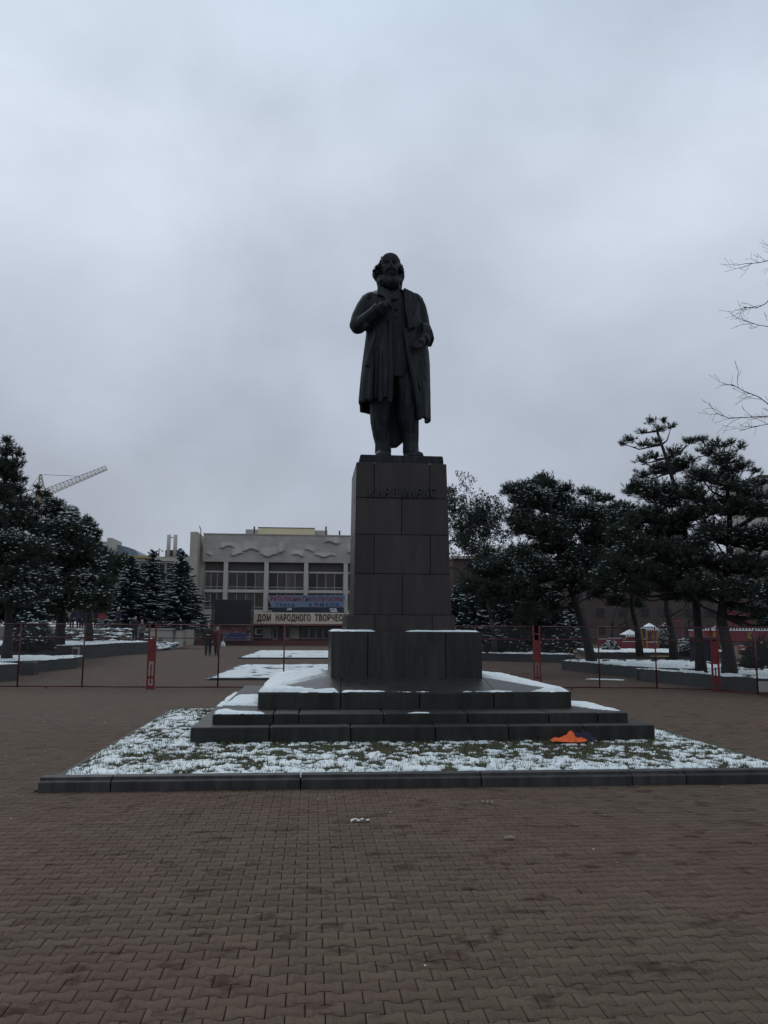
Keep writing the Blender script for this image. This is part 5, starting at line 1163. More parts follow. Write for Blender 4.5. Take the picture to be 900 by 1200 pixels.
# ================================================================== BUILDINGS BEHIND
Y2 = 125.0
def fx2(px, y=Y2): return at(px, 680, y).x
def fz2(py, y=Y2): return at(170, py, y).z
lb = empty('building', (fx2(170), Y2, gz(Y2)), 'low cream building with ochre cornice and dark windows behind the spruces', 'building')
MB().box(fx2(128), fx2(226), Y2, Y2+20, -0.8, fz2(652)).build('wall', M['wall_beige'], lb)
MB().box(fx2(126), fx2(131.5), Y2-1.5, Y2+5, -0.8, fz2(632)).box(fx2(118), fx2(125.5), Y2-1.0, Y2+5, -0.8, fz2(636)).build('corner_pier', M['pillar'], lb)
MB().box(fx2(131), fx2(172), Y2-0.6, Y2+0.3, fz2(654.5), fz2(651.5)).build('cornice', M['ochre'], lb)
MB().box(fx2(131), fx2(226), Y2-0.3, Y2+0.2, fz2(657.5), fz2(655)).build('band', M['pillar'], lb)
for k in range(9):
    px = 133+10.2*k; w_ = MB().box(fx2(px), fx2(px+9), Y2-0.15, Y2+0.1, fz2(680), fz2(658.5)).build('window', M['frame'], lb)
    MB().box(fx2(px+0.8), fx2(px+8.3), Y2-0.2, Y2-0.155, fz2(679), fz2(659.5)).build('pane', M['glass'], w_)
# curved glazed roof light
prof_ = [(131, 651.4), (131, 637), (138, 638.5), (146, 640.5), (153, 643), (157, 647), (159, 651.4)]
MB().loft([[(fx2(a), Y2+k, fz2(b_)) for a, b_ in prof_] for k in (2, 10)]).build('roof_light', M['blue_roof'], lb)
rm = empty('chimney_pair', (fx2(197), Y2+3, fz2(652)), 'dark roof plant box with two tall pale chimneys joined at the top', 'chimney')
MB().box(fx2(188), fx2(206), Y2+3, Y2+7, fz2(653), fz2(642)).build('plant_box', M['dark_metal'], rm)
for px in (192, 200): MB().tube([(fx2(px), Y2+2.8, fz2(650)), (fx2(px), Y2+2.8, fz2(624))], 0.30, 10).build('chimney', M['pillar'], rm, True)
MB().box(fx2(192), fx2(200), Y2+2.7, Y2+2.9, fz2(627.5), fz2(626.5)).build('tie_bar', M['pillar'], rm)
MB().tube([(fx2(206), Y2+3, fz2(652)), (fx2(206), Y2+3, fz2(640))], 0.3, 8).build('stack', M['dark_metal'], rm, True)
MB().tube([(fx2(182), Y2+2, fz2(652)), (fx2(182), Y2+2, fz2(641)), (fx2(187), Y2+2, fz2(645))], 0.08, 6).build('bracket', M['dark_metal'], rm)
MB().loft([[(fx2(a), Y2+4+k, fz2(b_)) for a, b_ in ((206, 652), (206, 645), (214, 647), (217, 652))] for k in (0, 6)]).build('roof_light', M['blue_roof'], rm)
Y3 = 125.0
rb = empty('building', (at(700, 700, Y3).x, Y3, gz(Y3)), 'long brown apartment block behind the trees on the right', 'building')
def rx(px): return at(px, 700, Y3).x
def rz(py): return at(700, py, Y3).z
MB().box(rx(531), rx(1010), Y3, Y3+14, -0.8, rz(657)).build('wall', M['far_brown'], rb)
MB().box(rx(530), rx(1011), Y3-0.6, Y3+14.6, rz(656.9), rz(654)).build('roof', M['wall_grey'], rb)
wm = MB().box(-0.75, 0.75, -0.06, 0.0, 0, 1.5).mesh('window', M['frieze']); pn = MB().box(-0.64, 0.64, -0.09, -0.061, 0.1, 1.4).mesh('pane', M['glass'])
for r_ in range(4):
    for k in range(16):
        o = link('window', wm, rb); o.matrix_parent_inverse = Matrix.Identity(4); o.location = Vector((rx(545)+k*3.6, Y3, 0.6+r_*2.75))-rb.location
        q = bpy.data.objects.new('pane', pn); C.objects.link(q); q.parent = o
tb2 = empty('building', (at(905, 600, 150).x, 150, -0.77), 'pale apartment tower glimpsed through the crown at the right edge', 'building')
xa, xb = at(894, 600, 150).x, at(945, 600, 150).x
MB().box(xa, xb, 150, 165, -0.8, at(900, 560, 150).z).build('wall', M['wall_grey'], tb2)
MB().box(xa-.3, xb+.3, 149.6, 165.3, at(900, 560, 150).z+0.003, at(900, 557, 150).z).build('roof', M['far_brown'], tb2)
for r_ in range(9):
    for k in range(2):
        o = link('window', wm, tb2); o.matrix_parent_inverse = Matrix.Identity(4); o.location = Vector((xa+1.6+k*3.2, 150, 1.5+r_*2.9))-tb2.location
        q = bpy.data.objects.new('pane', pn); C.objects.link(q); q.parent = o

# terrace with its slope and retaining wall
TY = 64.0
mb = MB(); xl, xr_ = at(-160, 700, TY).x, at(219, 700, 90).x
p0 = at(-160, 700, 56).x; 
mb.loft([[(xl-10, 56.5, gz(56)-0.05), (xl-10, TY, TZ-0.1), (xl-10, 130, TZ-0.1), (xl-10, 130, -1.5)], [(at(165, 740, 56).x, 56.5, gz(56)-0.05), (at(150, 740, TY).x, TY, TZ-0.1), (at(150, 740, 130).x, 130, TZ-0.1), (at(150, 740, 130).x, 130, -1.5)]])
ter = mb.build('terrace_slope', M['soil']); ter['kind'] = 'structure'
mb = MB(); q0, q1 = at(158, 757, 66), at(219, 757, 88)
tagw = empty('retaining_wall', ((q0.x+q1.x)/2, 76, -0.4), 'smooth pale retaining wall of the terrace below the snowy spruces', 'wall')
MB().prism([(q0.x-6, 66), (q0.x, 66), (at(201, 757, 66.5).x, 66.5), (q1.x-0.4, 88), (q1.x-1.2, 92), (q0.x-6, 92)], -0.9, TZ-0.12).build('wall', M['pale_wall'], tagw)
MB().prism([(q0.x-6, 65.9), (q0.x, 65.9), (at(201, 757, 66.4).x+0.15, 66.4), (q1.x-0.2, 88), (q1.x-1.0, 92.1), (q0.x-6, 92.1)], TZ-0.118, TZ-0.02).build('coping', M['pillar'], tagw)
# rubble slope with snow in front of the terrace and beside the wall
for name, poly, zf, n_, lab in (('rubble_bank', [(at(60, 740, 53).x, 53.2), (at(190, 740, 55).x, 55), (at(185, 740, 62).x, 63), (at(60, 740, 62).x, 63)], None, 420, 'bank of grey rubble with snow below the terrace on the left'),):
    root = empty(name, (poly[0][0]+6, 58, 0), lab, 'rubble')
    xs_ = rng.uniform(min(p[0] for p in poly), max(p[0] for p in poly), n_); ys_ = rng.uniform(53.2, 63, n_)
    Pz = np.clip((ys_-55.5)/8.0, 0, 1)*(TZ-0.05)*np.clip((at(150, 740, 58).x-xs_)/2.5+1, 0.15, 1)
    V, T = blobs(np.stack([xs_, ys_, Pz+0.02], 1), rng.uniform(0.10, 0.38, (n_, 1))*np.array([[1.0, 0.8, 0.6]])); link('stones', np_mesh('stones', V, T, M['rock']), root, kind='stuff')
    k2 = rng.random(n_) < 0.45; V, T = blobs(np.stack([xs_, ys_, Pz+0.13], 1)[k2], rng.uniform(0.12, 0.4, (k2.sum(), 1))*np.array([[1.2, 0.9, 0.25]])); link('snow', np_mesh('snow', V, T, M['snow']), root, kind='stuff')
# dark hedge closing the view behind the crowd
for i, (px, yy, lab) in enumerate(((20, 80, 'dark evergreen mass behind the left pine'), (75, 84, 'dark evergreen tree behind the crowd on the terrace'), (125, 82, 'dark evergreen tree behind the shortest spruce'), (-30, 78, 'dark evergreen tree beyond the left picture edge'))):
    q = px_base(px, yy, TZ-0.15)
    pine('pine_tree', lab, 'tree', q, [q, at(px, 700, yy), at(px, 660, yy)], 0.25, lobes_px([(px, 665, 20), (px-20, 680, 20), (px+18, 682, 20), (px, 695, 24), (px-22, 708, 20), (px+22, 708, 20), (px-5, 718, 20), (px+12, 722, 18)], yy, 2.0), 0.55, 0.05, group='evergreens behind the terrace', w=0.045, L=0.35, K=12, ssz=0.12)

# ================================================================== TOWER CRANE
CY = 230.0
cr = empty('tower_crane', (at(47, 600, CY).x, CY, -0.77), 'pale yellow tower crane with raised lattice jib above the left trees', 'crane')
def cp(px, py, dy=0): p = at(px, py, CY); return Vector((p.x, CY+dy, p.z))
def lattice(name, p, q, w0, w1, n, r, m_, tri=False):
    m2 = MB(); d = (q-p).normalized(); side = Vector((0, 1, 0)); upv = d.cross(side).normalized(); upv = upv if upv.z > 0 or abs(upv.z) < 1e-3 else -upv
    def cs(t): w_ = (w0+(w1-w0)*t)/2; c = p.lerp(q, t); return ([c+side*w_-upv*w_, c-side*w_-upv*w_, c+upv*w_] if tri else [c+side*w_-upv*w_, c-side*w_-upv*w_, c-side*w_+upv*w_, c+side*w_+upv*w_])
    k = 3 if tri else 4
    for i in range(k): m2.tube([cs(0)[i], cs(1)[i]], r, 5)
    for j in range(n):
        a, b_ = cs(j/n), cs((j+1)/n)
        for i in range(k): m2.tube([a[i], b_[(i+1) % k]], r*0.6, 4); m2.tube([b_[i], b_[(i+1) % k]], r*0.6, 4)
    return m2.build(name, m_, cr)
base = Vector((cp(47, 600).x, CY, -0.77))
lattice('mast', base, cp(47, 588), 1.7, 1.7, 16, 0.11, M['crane_y'])
lattice('tower_head', cp(48.5, 574), cp(47.5, 556), 1.6, 0.4, 4, 0.10, M['crane_y'])
lattice('jib', cp(53, 577), cp(124.5, 548), 1.9, 1.1, 16, 0.085, M['crane_y'], True)
lattice('counter_jib', cp(44, 580), cp(22, 588), 1.6, 1.4, 5, 0.09, M['crane_y'])
a = cp(48.5, 579); MB().bbox(a.x-1.3, a.x+1.3, CY-1.2, CY+1.2, a.z-2.2, a.z+1.0, 0.15).build('cab', M['crane_r'], cr)
a = cp(47, 586); MB().tube([a-Vector((0, 0, 0.6)), a+Vector((0, 0, 1.0))], [1.1, 1.5], 12).build('slewing_ring', M['crane_y'], cr, True)
MB().tube([cp(47.5, 556), cp(91, 558)], 0.06, 5).tube([cp(91, 558), cp(93, 561)], 0.06, 5).build('pendant', M['dark_metal'], cr)
MB().tube([cp(47.5, 556), cp(24, 586)], 0.06, 5).build('pendant', M['dark_metal'], cr)
a = cp(59, 578); MB().bbox(a.x-0.7, a.x+0.7, CY-0.6, CY+0.6, a.z-1.0, a.z+0.2, 0.1).build('trolley', M['crane_y'], cr)
MB().tube([cp(59, 580), cp(59, 590)], 0.05, 4).build('hoist_rope', M['dark_metal'], cr)

# ================================================================== PLAYGROUND
def play_tower(label, px, apex, eave, base_py, wpx, yy, group='white roofed play towers'):
    c = at(px, eave, yy); zb = gz(yy); w = wpx/F_PX*yy/2; root = empty('play_tower', (c.x, yy, zb), label, 'play tower', group); ze = c.z; za = at(px, apex, yy).z; wr = w*1.25
    for sx in (-1, 1):
        for sy in (-1, 1): MB().box(c.x+sx*w-0.05, c.x+sx*w+0.05, yy+sy*w-0.05, yy+sy*w+0.05, zb, ze).build('post', M['playyellow'], root)
    MB().loft([[(c.x-wr, yy-wr, ze), (c.x+wr, yy-wr, ze), (c.x+wr, yy+wr, ze), (c.x-wr, yy+wr, ze)], [(c.x-0.04, yy-0.04, za-0.03), (c.x+0.04, yy-0.04, za-0.03), (c.x+0.04, yy+0.04, za-0.03), (c.x-0.04, yy+0.04, za-0.03)]]).build('roof', M['playred'], root)
    k = wr*0.99; MB().loft([[(c.x-k, yy-k, ze+0.05), (c.x+k, yy-k, ze+0.05), (c.x+k, yy+k, ze+0.05), (c.x-k, yy+k, ze+0.05)], [(c.x-0.03, yy-0.03, za+0.04), (c.x+0.03, yy-0.03, za+0.04), (c.x+0.03, yy+0.03, za+0.04), (c.x-0.03, yy+0.03, za+0.04)]]).build('snow', M['snow'], root)
    m_ = MB()
    for j in range(6):
        x0 = c.x-wr+2*wr*j/6; x1 = c.x-wr+2*wr*(j+1)/6; m_.loft([[(x0, yy-wr-0.01+kk, ze+0.03), (x1, yy-wr-0.01+kk, ze+0.03), (x1-0.04, yy-wr-0.01+kk, ze-0.08), ((x0+x1)/2, yy-wr-0.01+kk, ze-0.14), (x0+0.04, yy-wr-0.01+kk, ze-0.08)] for kk in (-0.02, 0.0)])
    m_.build('valance', M['snow'], root)
    MB().box(c.x-w, c.x+w, yy-w-0.03, yy-w+0.02, ze-0.30, ze-0.001).build('header', M['playred'], root)
    zp = zb+(ze-zb)*0.42; MB().box(c.x-w+0.05, c.x+w-0.05, yy-w-0.02, yy-w+0.02, zb+0.35, zp).box(c.x-w+0.05, c.x+w-0.05, yy+w-0.02, yy+w+0.02, zb+0.35, zp).build('panel', M['playred'], root)
    MB().box(c.x-w, c.x+w, yy-w, yy+w, zb+0.30, zb+0.36).build('deck', M['playorange'], root)
    for j in range(5):
        x = c.x-w+2*w*(j+0.5)/5; MB().box(x-0.02, x+0.02, yy-w-0.01, yy-w+0.015, zp, zp+0.10).build('finial', M['snow'], root)
play_tower('taller red play tower with a snow covered pyramid roof', 761, 731, 737, 768, 13, 54)
play_tower('lower red play hut with a snow covered roof left of the tower', 738, 738.5, 744.5, 768, 15, 55)
def rail_panel(label, px0, px1, py0, py1, yy, m_, n, name='play_fence'):
    a, b_ = at(px0, py0, yy), at(px1, py1, yy); root = empty(name, ((a.x+b_.x)/2, yy, b_.z), label, 'play fence', 'coloured play fences')
    MB().box(a.x, b_.x, yy-0.03, yy+0.03, a.z-0.08, a.z).build('top_rail', M[m_], root); MB().box(a.x, b_.x, yy-0.03, yy+0.03, b_.z, b_.z+0.1).build('bottom_rail', M[m_], root)
    for k in range(n):
        x = a.x+(b_.x-a.x)*(k+0.5)/n; MB().box(x-0.05, x+0.05, yy-0.02, yy+0.02, b_.z+0.1, a.z-0.08).build('slat', M[m_], root)
    MB().box(a.x+.02, b_.x-.02, yy-0.025, yy+0.025, a.z+0.002, a.z+0.03).build('snow', M['snow'], root)
rail_panel('dark red slatted play fence left of the play hut', 712, 729, 748, 763, 52, 'playred', 9)
rail_panel('orange slatted play fence right of the tall play tower', 771, 784, 761, 769, 50, 'playorange', 8)
rail_panel('red slatted play fence low before the play hut', 729, 750, 752, 764, 51, 'playred', 10)
rail_panel('long low red play fence left of the thick right trunks', 786, 815, 757, 764, 47, 'playred', 14)
rail_panel('red slatted play fence far behind the slim pines', 700, 760, 749, 757, 62, 'playred', 26)
rail_panel('yellow and orange play fence seen right of the thick trunks', 866, 900, 757, 768, 40, 'playorange', 14)
for px, top, lab, m_ in ((868, 706, 'tall red pole frame of a play ride behind the right canopy', 'playred'), (789, 728, 'small red swing frame between the slim pines', 'playred'), (893, 712, 'yellow play ride frame at the right edge behind the canopy', 'playyellow')):
    yy = 57; c = at(px, top, yy); zb = gz(yy); w = 0.55; root = empty('swing_frame', (c.x, yy, zb), lab, 'swing')
    for sx in (-1, 1):
        MB().tube([(c.x+sx*w, yy-0.4, zb), (c.x+sx*w, yy, c.z)], 0.045, 6).build('leg', M[m_], root); MB().tube([(c.x+sx*w, yy+0.4, zb), (c.x+sx*w, yy, c.z)], 0.045, 6).build('leg', M[m_], root)
    MB().tube([(c.x-w, yy, c.z), (c.x+w, yy, c.z)], 0.05, 6).build('crossbar', M[m_], root)
    MB().tube([(c.x-0.15, yy, c.z), (c.x-0.15, yy, zb+0.5)], 0.012, 4).tube([(c.x+0.15, yy, c.z), (c.x+0.15, yy, zb+0.5)], 0.012, 4).box(c.x-0.2, c.x+0.2, yy-0.1, yy+0.1, zb+0.46, zb+0.5).build('seat', M['playblue'], root)
# bench in front of the tower
yb_ = 40; a, b_ = at(764, 769.5, yb_), at(786, 771, yb_); bn_ = empty('park_bench', ((a.x+b_.x)/2, yb_, 0), 'pale wooden park bench in front of the play tower', 'bench')
zs = a.z
for k in range(4): MB().box(a.x, b_.x, yb_-0.2+k*0.11, yb_-0.2+k*0.11+0.09, zs, zs+0.035).build('slat', M['ochre'], bn_)
for x in (a.x+0.1, b_.x-0.18): MB().box(x, x+0.08, yb_-0.18, yb_+0.2, 0.0, zs-0.001).build('leg', M['concrete'], bn_)
# blue kiosk, dark kiosk and red canopy on the right
def shed(name, label, cat, px0, px1, ptop, pbot, yy, dep, m_, roofm='snow', door=True):
    a, b_ = at(px0, pbot, yy), at(px1, ptop, yy); zb = gz(yy); root = empty(name, ((a.x+b_.x)/2, yy, zb), label, cat)
    MB().bbox(a.x, b_.x, yy, yy+dep, zb, b_.z, 0.02).build('wall', M[m_], root)
    MB().box(a.x-0.08, b_.x+0.08, yy-0.1, yy+dep+0.1, b_.z+0.002, b_.z+0.12).build('roof', M[roofm], root)
    if door:
        w = b_.x-a.x; d_ = MB().box(a.x+w*0.3, a.x+w*0.62, yy-0.03, yy-0.002, zb+0.05, b_.z-0.25).build('door', M['dark_metal'], root)
        MB().box(a.x+w*0.56, a.x+w*0.59, yy-0.06, yy-0.031, zb+0.9, zb+1.0).build('handle', M['white'], d_)
    return root
shed('play_box', 'small blue play box with snow on its lid beside the tallest pine', 'play box', 808, 818, 752, 764, 48, 1.2, 'playblue', door=False)
shed('kiosk', 'dark blue kiosk between the two thick right trunks', 'kiosk', 828, 842, 749.5, 782, 36, 1.6, 'navy', 'dark_metal')
yc_ = 42; rc = empty('red_canopy', (at(865, 745, yc_).x, yc_, 0), 'long red canopy with a white fringed top at the right', 'canopy')
a, b_ = at(826, 751.5, yc_), at(920, 739.5, yc_)
MB().box(a.x, b_.x, yc_, yc_+1.8, a.z, b_.z).build('fascia', M['playred'], rc)
MB().box(a.x, b_.x, yc_-0.05, yc_+1.9, b_.z+0.002, b_.z+0.05).build('snow', M['snow'], rc)
for k in range(26):
    x = a.x+(b_.x-a.x)*(k+0.5)/26; MB().box(x-0.03, x+0.03, yc_-0.02, yc_+0.01, b_.z+0.052, b_.z+0.16).build('finial', M['snow'], rc)
for px in (836, 879, 915):
    x = at(px, 750, yc_).x; MB().box(x-0.06, x+0.06, yc_+0.2, yc_+0.32, 0, a.z).build('post', M['playyellow'], rc)
for px in (838, 878.5):
    x = at(px, 750, yc_).x; MB().box(x-0.13, x+0.13, yc_-0.05, yc_-0.003, a.z, b_.z-0.05).build('panel', M['playyellow'], rc)
ar = at(838, 738, yc_); MB().tube([(ar.x+0.13*math.cos(t), yc_-0.02, ar.z-0.05+0.22*math.sin(t)) for t in np.linspace(0, math.pi, 9)], 0.025, 6).build('arch', M['white'], rc, True)
yr_ = 60; ub = empty('climbing_frame', (at(862, 725, yr_).x, yr_, 0), 'red climbing frame with a white sign board seen between the right trunks', 'climbing frame')
a, b_ = at(855, 726, yr_), at(876, 719, yr_)
MB().box(a.x, b_.x, yr_, yr_+0.1, b_.z-0.12, b_.z).box(a.x, b_.x, yr_, yr_+0.1, a.z, a.z+0.12).build('rail', M['playred'], ub)
for px in (856, 875): x = at(px, 720, yr_).x; MB().box(x-0.06, x+0.06, yr_+0.101, yr_+0.2, gz(yr_), b_.z+0.3).build('post', M['playred'], ub)
c1, c2 = at(859, 721.5, yr_), at(867, 720, yr_); MB().box(c1.x, c2.x, yr_-0.04, yr_-0.003, c1.z, c2.z).build('board', M['white'], ub)

# ================================================================== PEOPLE
def figure(height, coat, pants, hat=None, coat_len=0.50, stride=0.0, arms='down', name='person', face=-1, bag=None, hood=False):
    """parts of a person in local coordinates, facing -y (towards the camera); returns list of (name, mesh)"""
    s = height/1.75; out = []
    bd_ = MB(); f_ = face
    def V_(x, y, z): return Vector((x*s, y*s*(-f_), z*s))
    st_ = stride
    def leg_(sx, ph):
        yk = ph*0.10; ya = ph*0.24
        return [V_(sx*0.09, 0, 0.92), V_(sx*0.10, -yk-0.02, 0.50), V_(sx*0.10, -ya*0.9, 0.10)], ya
    for sx, ph in ((-1, st_), (1, -st_)):
        pts, ya = leg_(sx, ph); bd_.tube([pts[0], pts[0].lerp(pts[1], .5), pts[1], pts[1].lerp(pts[2], .4), pts[2]], [0.095*s, 0.085*s, 0.062*s, 0.062*s, 0.045*s], 12)
    bd_.tube([V_(0, 0, 0.86), V_(0, 0, 1.05), V_(0, -0.01, 1.25), V_(0, 0, 1.42), V_(0, 0, 1.47)], [0.12*s, 0.10*s, 0.10*s, 0.09*s, 0.06*s], 14)
    bd_.tube([V_(0, 0, 1.42), V_(0, -0.01, 1.56)], [0.062*s, 0.058*s], 10)
    bd_.ell(V_(0, -0.01, 1.64), (0.075*s, 0.095*s, 0.115*s), 14, 10); bd_.ell(V_(0, -0.095, 1.625), (0.016*s, 0.024*s, 0.026*s), 8, 6)
    for sx in (-1, 1): bd_.ell(V_(sx*0.078, 0, 1.635), (0.012*s, 0.02*s, 0.03*s), 6, 5); bd_.ell(V_(sx*0.03, -0.09, 1.655), (0.014*s, 0.01*s, 0.01*s), 6, 5)
    bd_.tube([V_(-0.025, -0.093, 1.585), V_(0, -0.102, 1.587), V_(0.025, -0.093, 1.585)], 0.009*s, 6)
    ct = MB(); zl = coat_len
    def rg(rx_, ry_, z, n=18, ph=0): return [(rx_*s*math.cos(2*math.pi*i/n)*(1+0.05*math.sin(3*i+ph)), ry_*s*math.sin(2*math.pi*i/n), z*s) for i in range(n)]
    ct.loft([rg(0.225, 0.185, zl, ph=1), rg(0.215, 0.175, zl+0.15), rg(0.205, 0.155, 0.85 if zl < 0.8 else zl+0.16), rg(0.185, 0.135, 1.05), rg(0.205, 0.145, 1.22), rg(0.215, 0.135, 1.36), rg(0.16, 0.105, 1.45), rg(0.07, 0.07, 1.51)])
    hands_ = []
    for sx, ph in ((-1, -st_), (1, st_)):
        sh = V_(sx*0.20, 0, 1.40)
        if arms == 'down': el_ = V_(sx*0.26, 0.03-ph*0.08, 1.12); wr = V_(sx*0.26, -0.04-ph*0.18, 0.87)
        elif arms == 'front': el_ = V_(sx*0.27, 0.0, 1.13); wr = V_(sx*0.08, -0.24, 1.14)
        else: el_ = V_(sx*0.27, 0.04, 1.12); wr = V_(sx*0.20, -0.10, 0.93)
        ct.tube([sh, sh.lerp(el_, .5), el_, el_.lerp(wr, .5), wr], [0.085*s, 0.078*s, 0.066*s, 0.06*s, 0.052*s], 12)
        d = (wr-el_).normalized(); hands_.append(wr); bd_.tube([el_.lerp(wr, 0.6), wr, wr+d*0.05*s, wr+d*0.10*s], [0.03*s, 0.028*s, 0.036*s, 0.034*s], 8)
        cu_ = Vector((-sx*0.35, -0.5*(-f_)*0.5, 0.0))
        for k in range(4):
            o_ = Vector((0, (k-1.5)*0.021*s, 0)); a_ = wr+d*0.095*s+o_; L_ = (0.075, 0.085, 0.08, 0.065)[k]*s
            bd_.tube([a_, a_+d*L_*0.5, a_+(d+cu_*0.9).normalized()*L_], [0.0105*s, 0.010*s, 0.009*s], 6)
        a_ = wr+d*0.03*s+Vector((0, -0.03*s*(-f_), 0)); bd_.tube([a_, a_+(d*0.5+Vector((0, -1*(-f_), 0))).normalized()*0.035*s, a_+(d+Vector((0, -0.6*(-f_), 0))).normalized()*0.075*s], [0.013*s, 0.012*s, 0.01*s], 6)
    tr = MB()
    for sx, ph in ((-1, st_), (1, -st_)):
        pts, ya = leg_(sx, ph); tr.tube([pts[0], pts[0].lerp(pts[1], .5), pts[1], pts[1].lerp(pts[2], .5), pts[2]], [0.112*s, 0.10*s, 0.082*s, 0.078*s, 0.068*s], 12)
    tr.ell(V_(0, 0, 0.92), (0.17*s, 0.13*s, 0.12*s))
    sh_ = MB()
    for sx, ph in ((-1, st_), (1, -st_)):
        pts, ya = leg_(sx, ph); c = pts[2]
        sh_.tube([c+V_(0, 0.05, 0.0), c+V_(0, 0, -0.02), c+V_(0.0, -0.08, -0.055), c+V_(0, -0.16, -0.065)], [0.05*s, 0.055*s, 0.045*s, 0.03*s], 10)
        sh_.box(c.x-0.045*s, c.x+0.045*s, c.y-0.05*s if f_ < 0 else c.y-0.18*s, c.y+0.18*s if f_ > 0 and False else c.y+0.06*s, 0.0, 0.035*s)
    hd = MB()
    if hat: hd.loft([[(0.088*s*k*math.cos(2*math.pi*i/14), 0.10*s*k*math.sin(2*math.pi*i/14), z*s) for i in range(14)] for z, k in ((1.655, 1.0), (1.68, 1.06), (1.72, 1.0), (1.76, 0.75), (1.785, 0.3))])
    else: hd.ell(V_(0, 0.022, 1.675), (0.085*s, 0.10*s, 0.10*s), 14, 10)
    def rm_(m_, nm, mt, vx, dc):
        o = remesh(m_, nm, mt, vx, None, 1, dc); me = o.data; bpy.data.objects.remove(o); return me
    out.append(('body', rm_(bd_, 'body', M['skin'], 0.012*s, 0.35))); out.append(('coat', rm_(ct, 'coat', coat, 0.02*s, 0.4)))
    out.append(('trousers', rm_(tr, 'trousers', pants, 0.02*s, 0.4))); out.append(('shoes', rm_(sh_, 'shoes', M['screen'], 0.015*s, 0.5)))
    out.append(('hat' if hat else 'hair', rm_(hd, 'hat' if hat else 'hair', hat or M['hair'], 0.015*s, 0.5)))
    return out, hands_
def place_person(parts, loc, rz_, label, group=None, over=None):
    root = empty('person', loc, label, 'person', group, rz_)
    for nm, me in parts:
        o = bpy.data.objects.new(nm, me); C.objects.link(o); o.parent = root
        if over and nm in over: o.material_slots[0].link = 'OBJECT'; o.material_slots[0].material = over[nm]
    return root
pa, ha = figure(1.72, M['blackcoat'], M['jeans'], M['hat'], 0.55, 0.7, 'front')
pb, hb = figure(1.60, M['winecoat'], M['jeans'], None, 0.62, -0.7, 'down')
w1 = atz(243.5, 768, 0); w2 = atz(254, 768, 0)
place_person(pa, (w1.x, w1.y, 0), 0.05, 'person in a long black coat and pale hat walking on the square', 'pair of walkers beyond the fence')
p2 = place_person(pb, (w2.x, w2.y, 0), -0.05, 'person in a dark wine red coat walking with a white bag', 'pair of walkers beyond the fence')
bgx = w2+Vector((0.33, -0.05, 0)); bag = empty('shopping_bag', (bgx.x, bgx.y, 0.5), 'white plastic bag carried by the walker in wine red', 'bag')
m_ = MB(); m_.loft([[(bgx.x+rx_*math.cos(2*math.pi*i/12), bgx.y+ry_*math.sin(2*math.pi*i/12), z) for i in range(12)] for z, rx_, ry_ in ((0.46, 0.06, 0.04), (0.50, 0.13, 0.07), (0.62, 0.14, 0.08), (0.72, 0.09, 0.05), (0.76, 0.03, 0.02))]); m_.build('sack', M['snow'], bag, True)
MB().tube([(bgx.x-0.03, bgx.y, 0.75), (bgx.x-0.04, bgx.y, 0.83), (bgx.x, bgx.y, 0.85), (bgx.x+0.03, bgx.y, 0.75)], 0.008, 5).build('handle', M['snow'], bag)
pc, _ = figure(1.74, M['bluecoat'], M['jeans'], M['hat'], 0.82, 0.0, 'down'); pd, _ = figure(1.68, M['greycoat'], M['greypants'], None, 0.84, 0.15, 'front'); pe, _ = figure(1.70, M['blackcoat'], M['jeans'], None, 0.60, 0.0, 'pocket')
ztr = TZ-0.10
crowd = [(121, 68, pc, 0.2, 'person in a bright red jacket and grey trousers among the terrace crowd', {'coat': M['redcoat'], 'trousers': M['greypants']}),
         (107, 66, pd, -0.2, 'person in a grey jacket standing left of the one in red', {}),
         (94, 70, pc, 0.4, 'person in a blue jacket and pale hat, left in the terrace crowd', {}),
         (86, 68, pe, 0.0, 'person in a long black coat at the left end of the terrace crowd', {}),
         (114, 73, pe, -0.3, 'person in dark clothes behind and between the grey and red jackets', {}),
         (133, 70, pe, 0.2, 'person in a dark coat right of the one in the red jacket', {}),
         (140, 67, pc, -0.4, 'person in a navy jacket and pale hat, right of the red jacket', {'coat': M['navy']}),
         (147, 69, pd, 0.5, 'person in blue holding both hands in front, under the shortest spruce', {'coat': M['bluecoat'], 'trousers': M['jeans']}),
         (100, 74, pe, 0.3, 'person in black standing behind the grey jacket', {}),
         (127, 76, pd, 0.1, 'person in black with hands joined, back row of the terrace crowd', {'coat': M['blackcoat'], 'trousers': M['jeans']}),
         (77, 72, pe, 0.1, 'person in dark blue standing furthest left on the terrace', {'coat': M['navy']})]
for px, yy, parts, rz_, lab, ov in crowd:
    q = px_base(px, yy, ztr); place_person(parts, q, rz_, lab, 'people standing on the terrace', ov)
for px, yy, zz, parts, rz_, lab, ov in ((160, 56.0, 0.55, pe, 0.6, 'dark figure stepping down the rubble bank, the left of two', {}), (168, 55.2, 0.35, pd, -0.4, 'person in dark coat with grey scarf colour jacket beside the fence post', {'coat': M['greycoat'], 'trousers': M['jeans']})):
    q = px_base(px, yy, zz); place_person(parts, q, rz_, lab if 'scarf' not in lab else 'person in a grey jacket and dark trousers low on the rubble bank', 'pair on the rubble bank', ov)

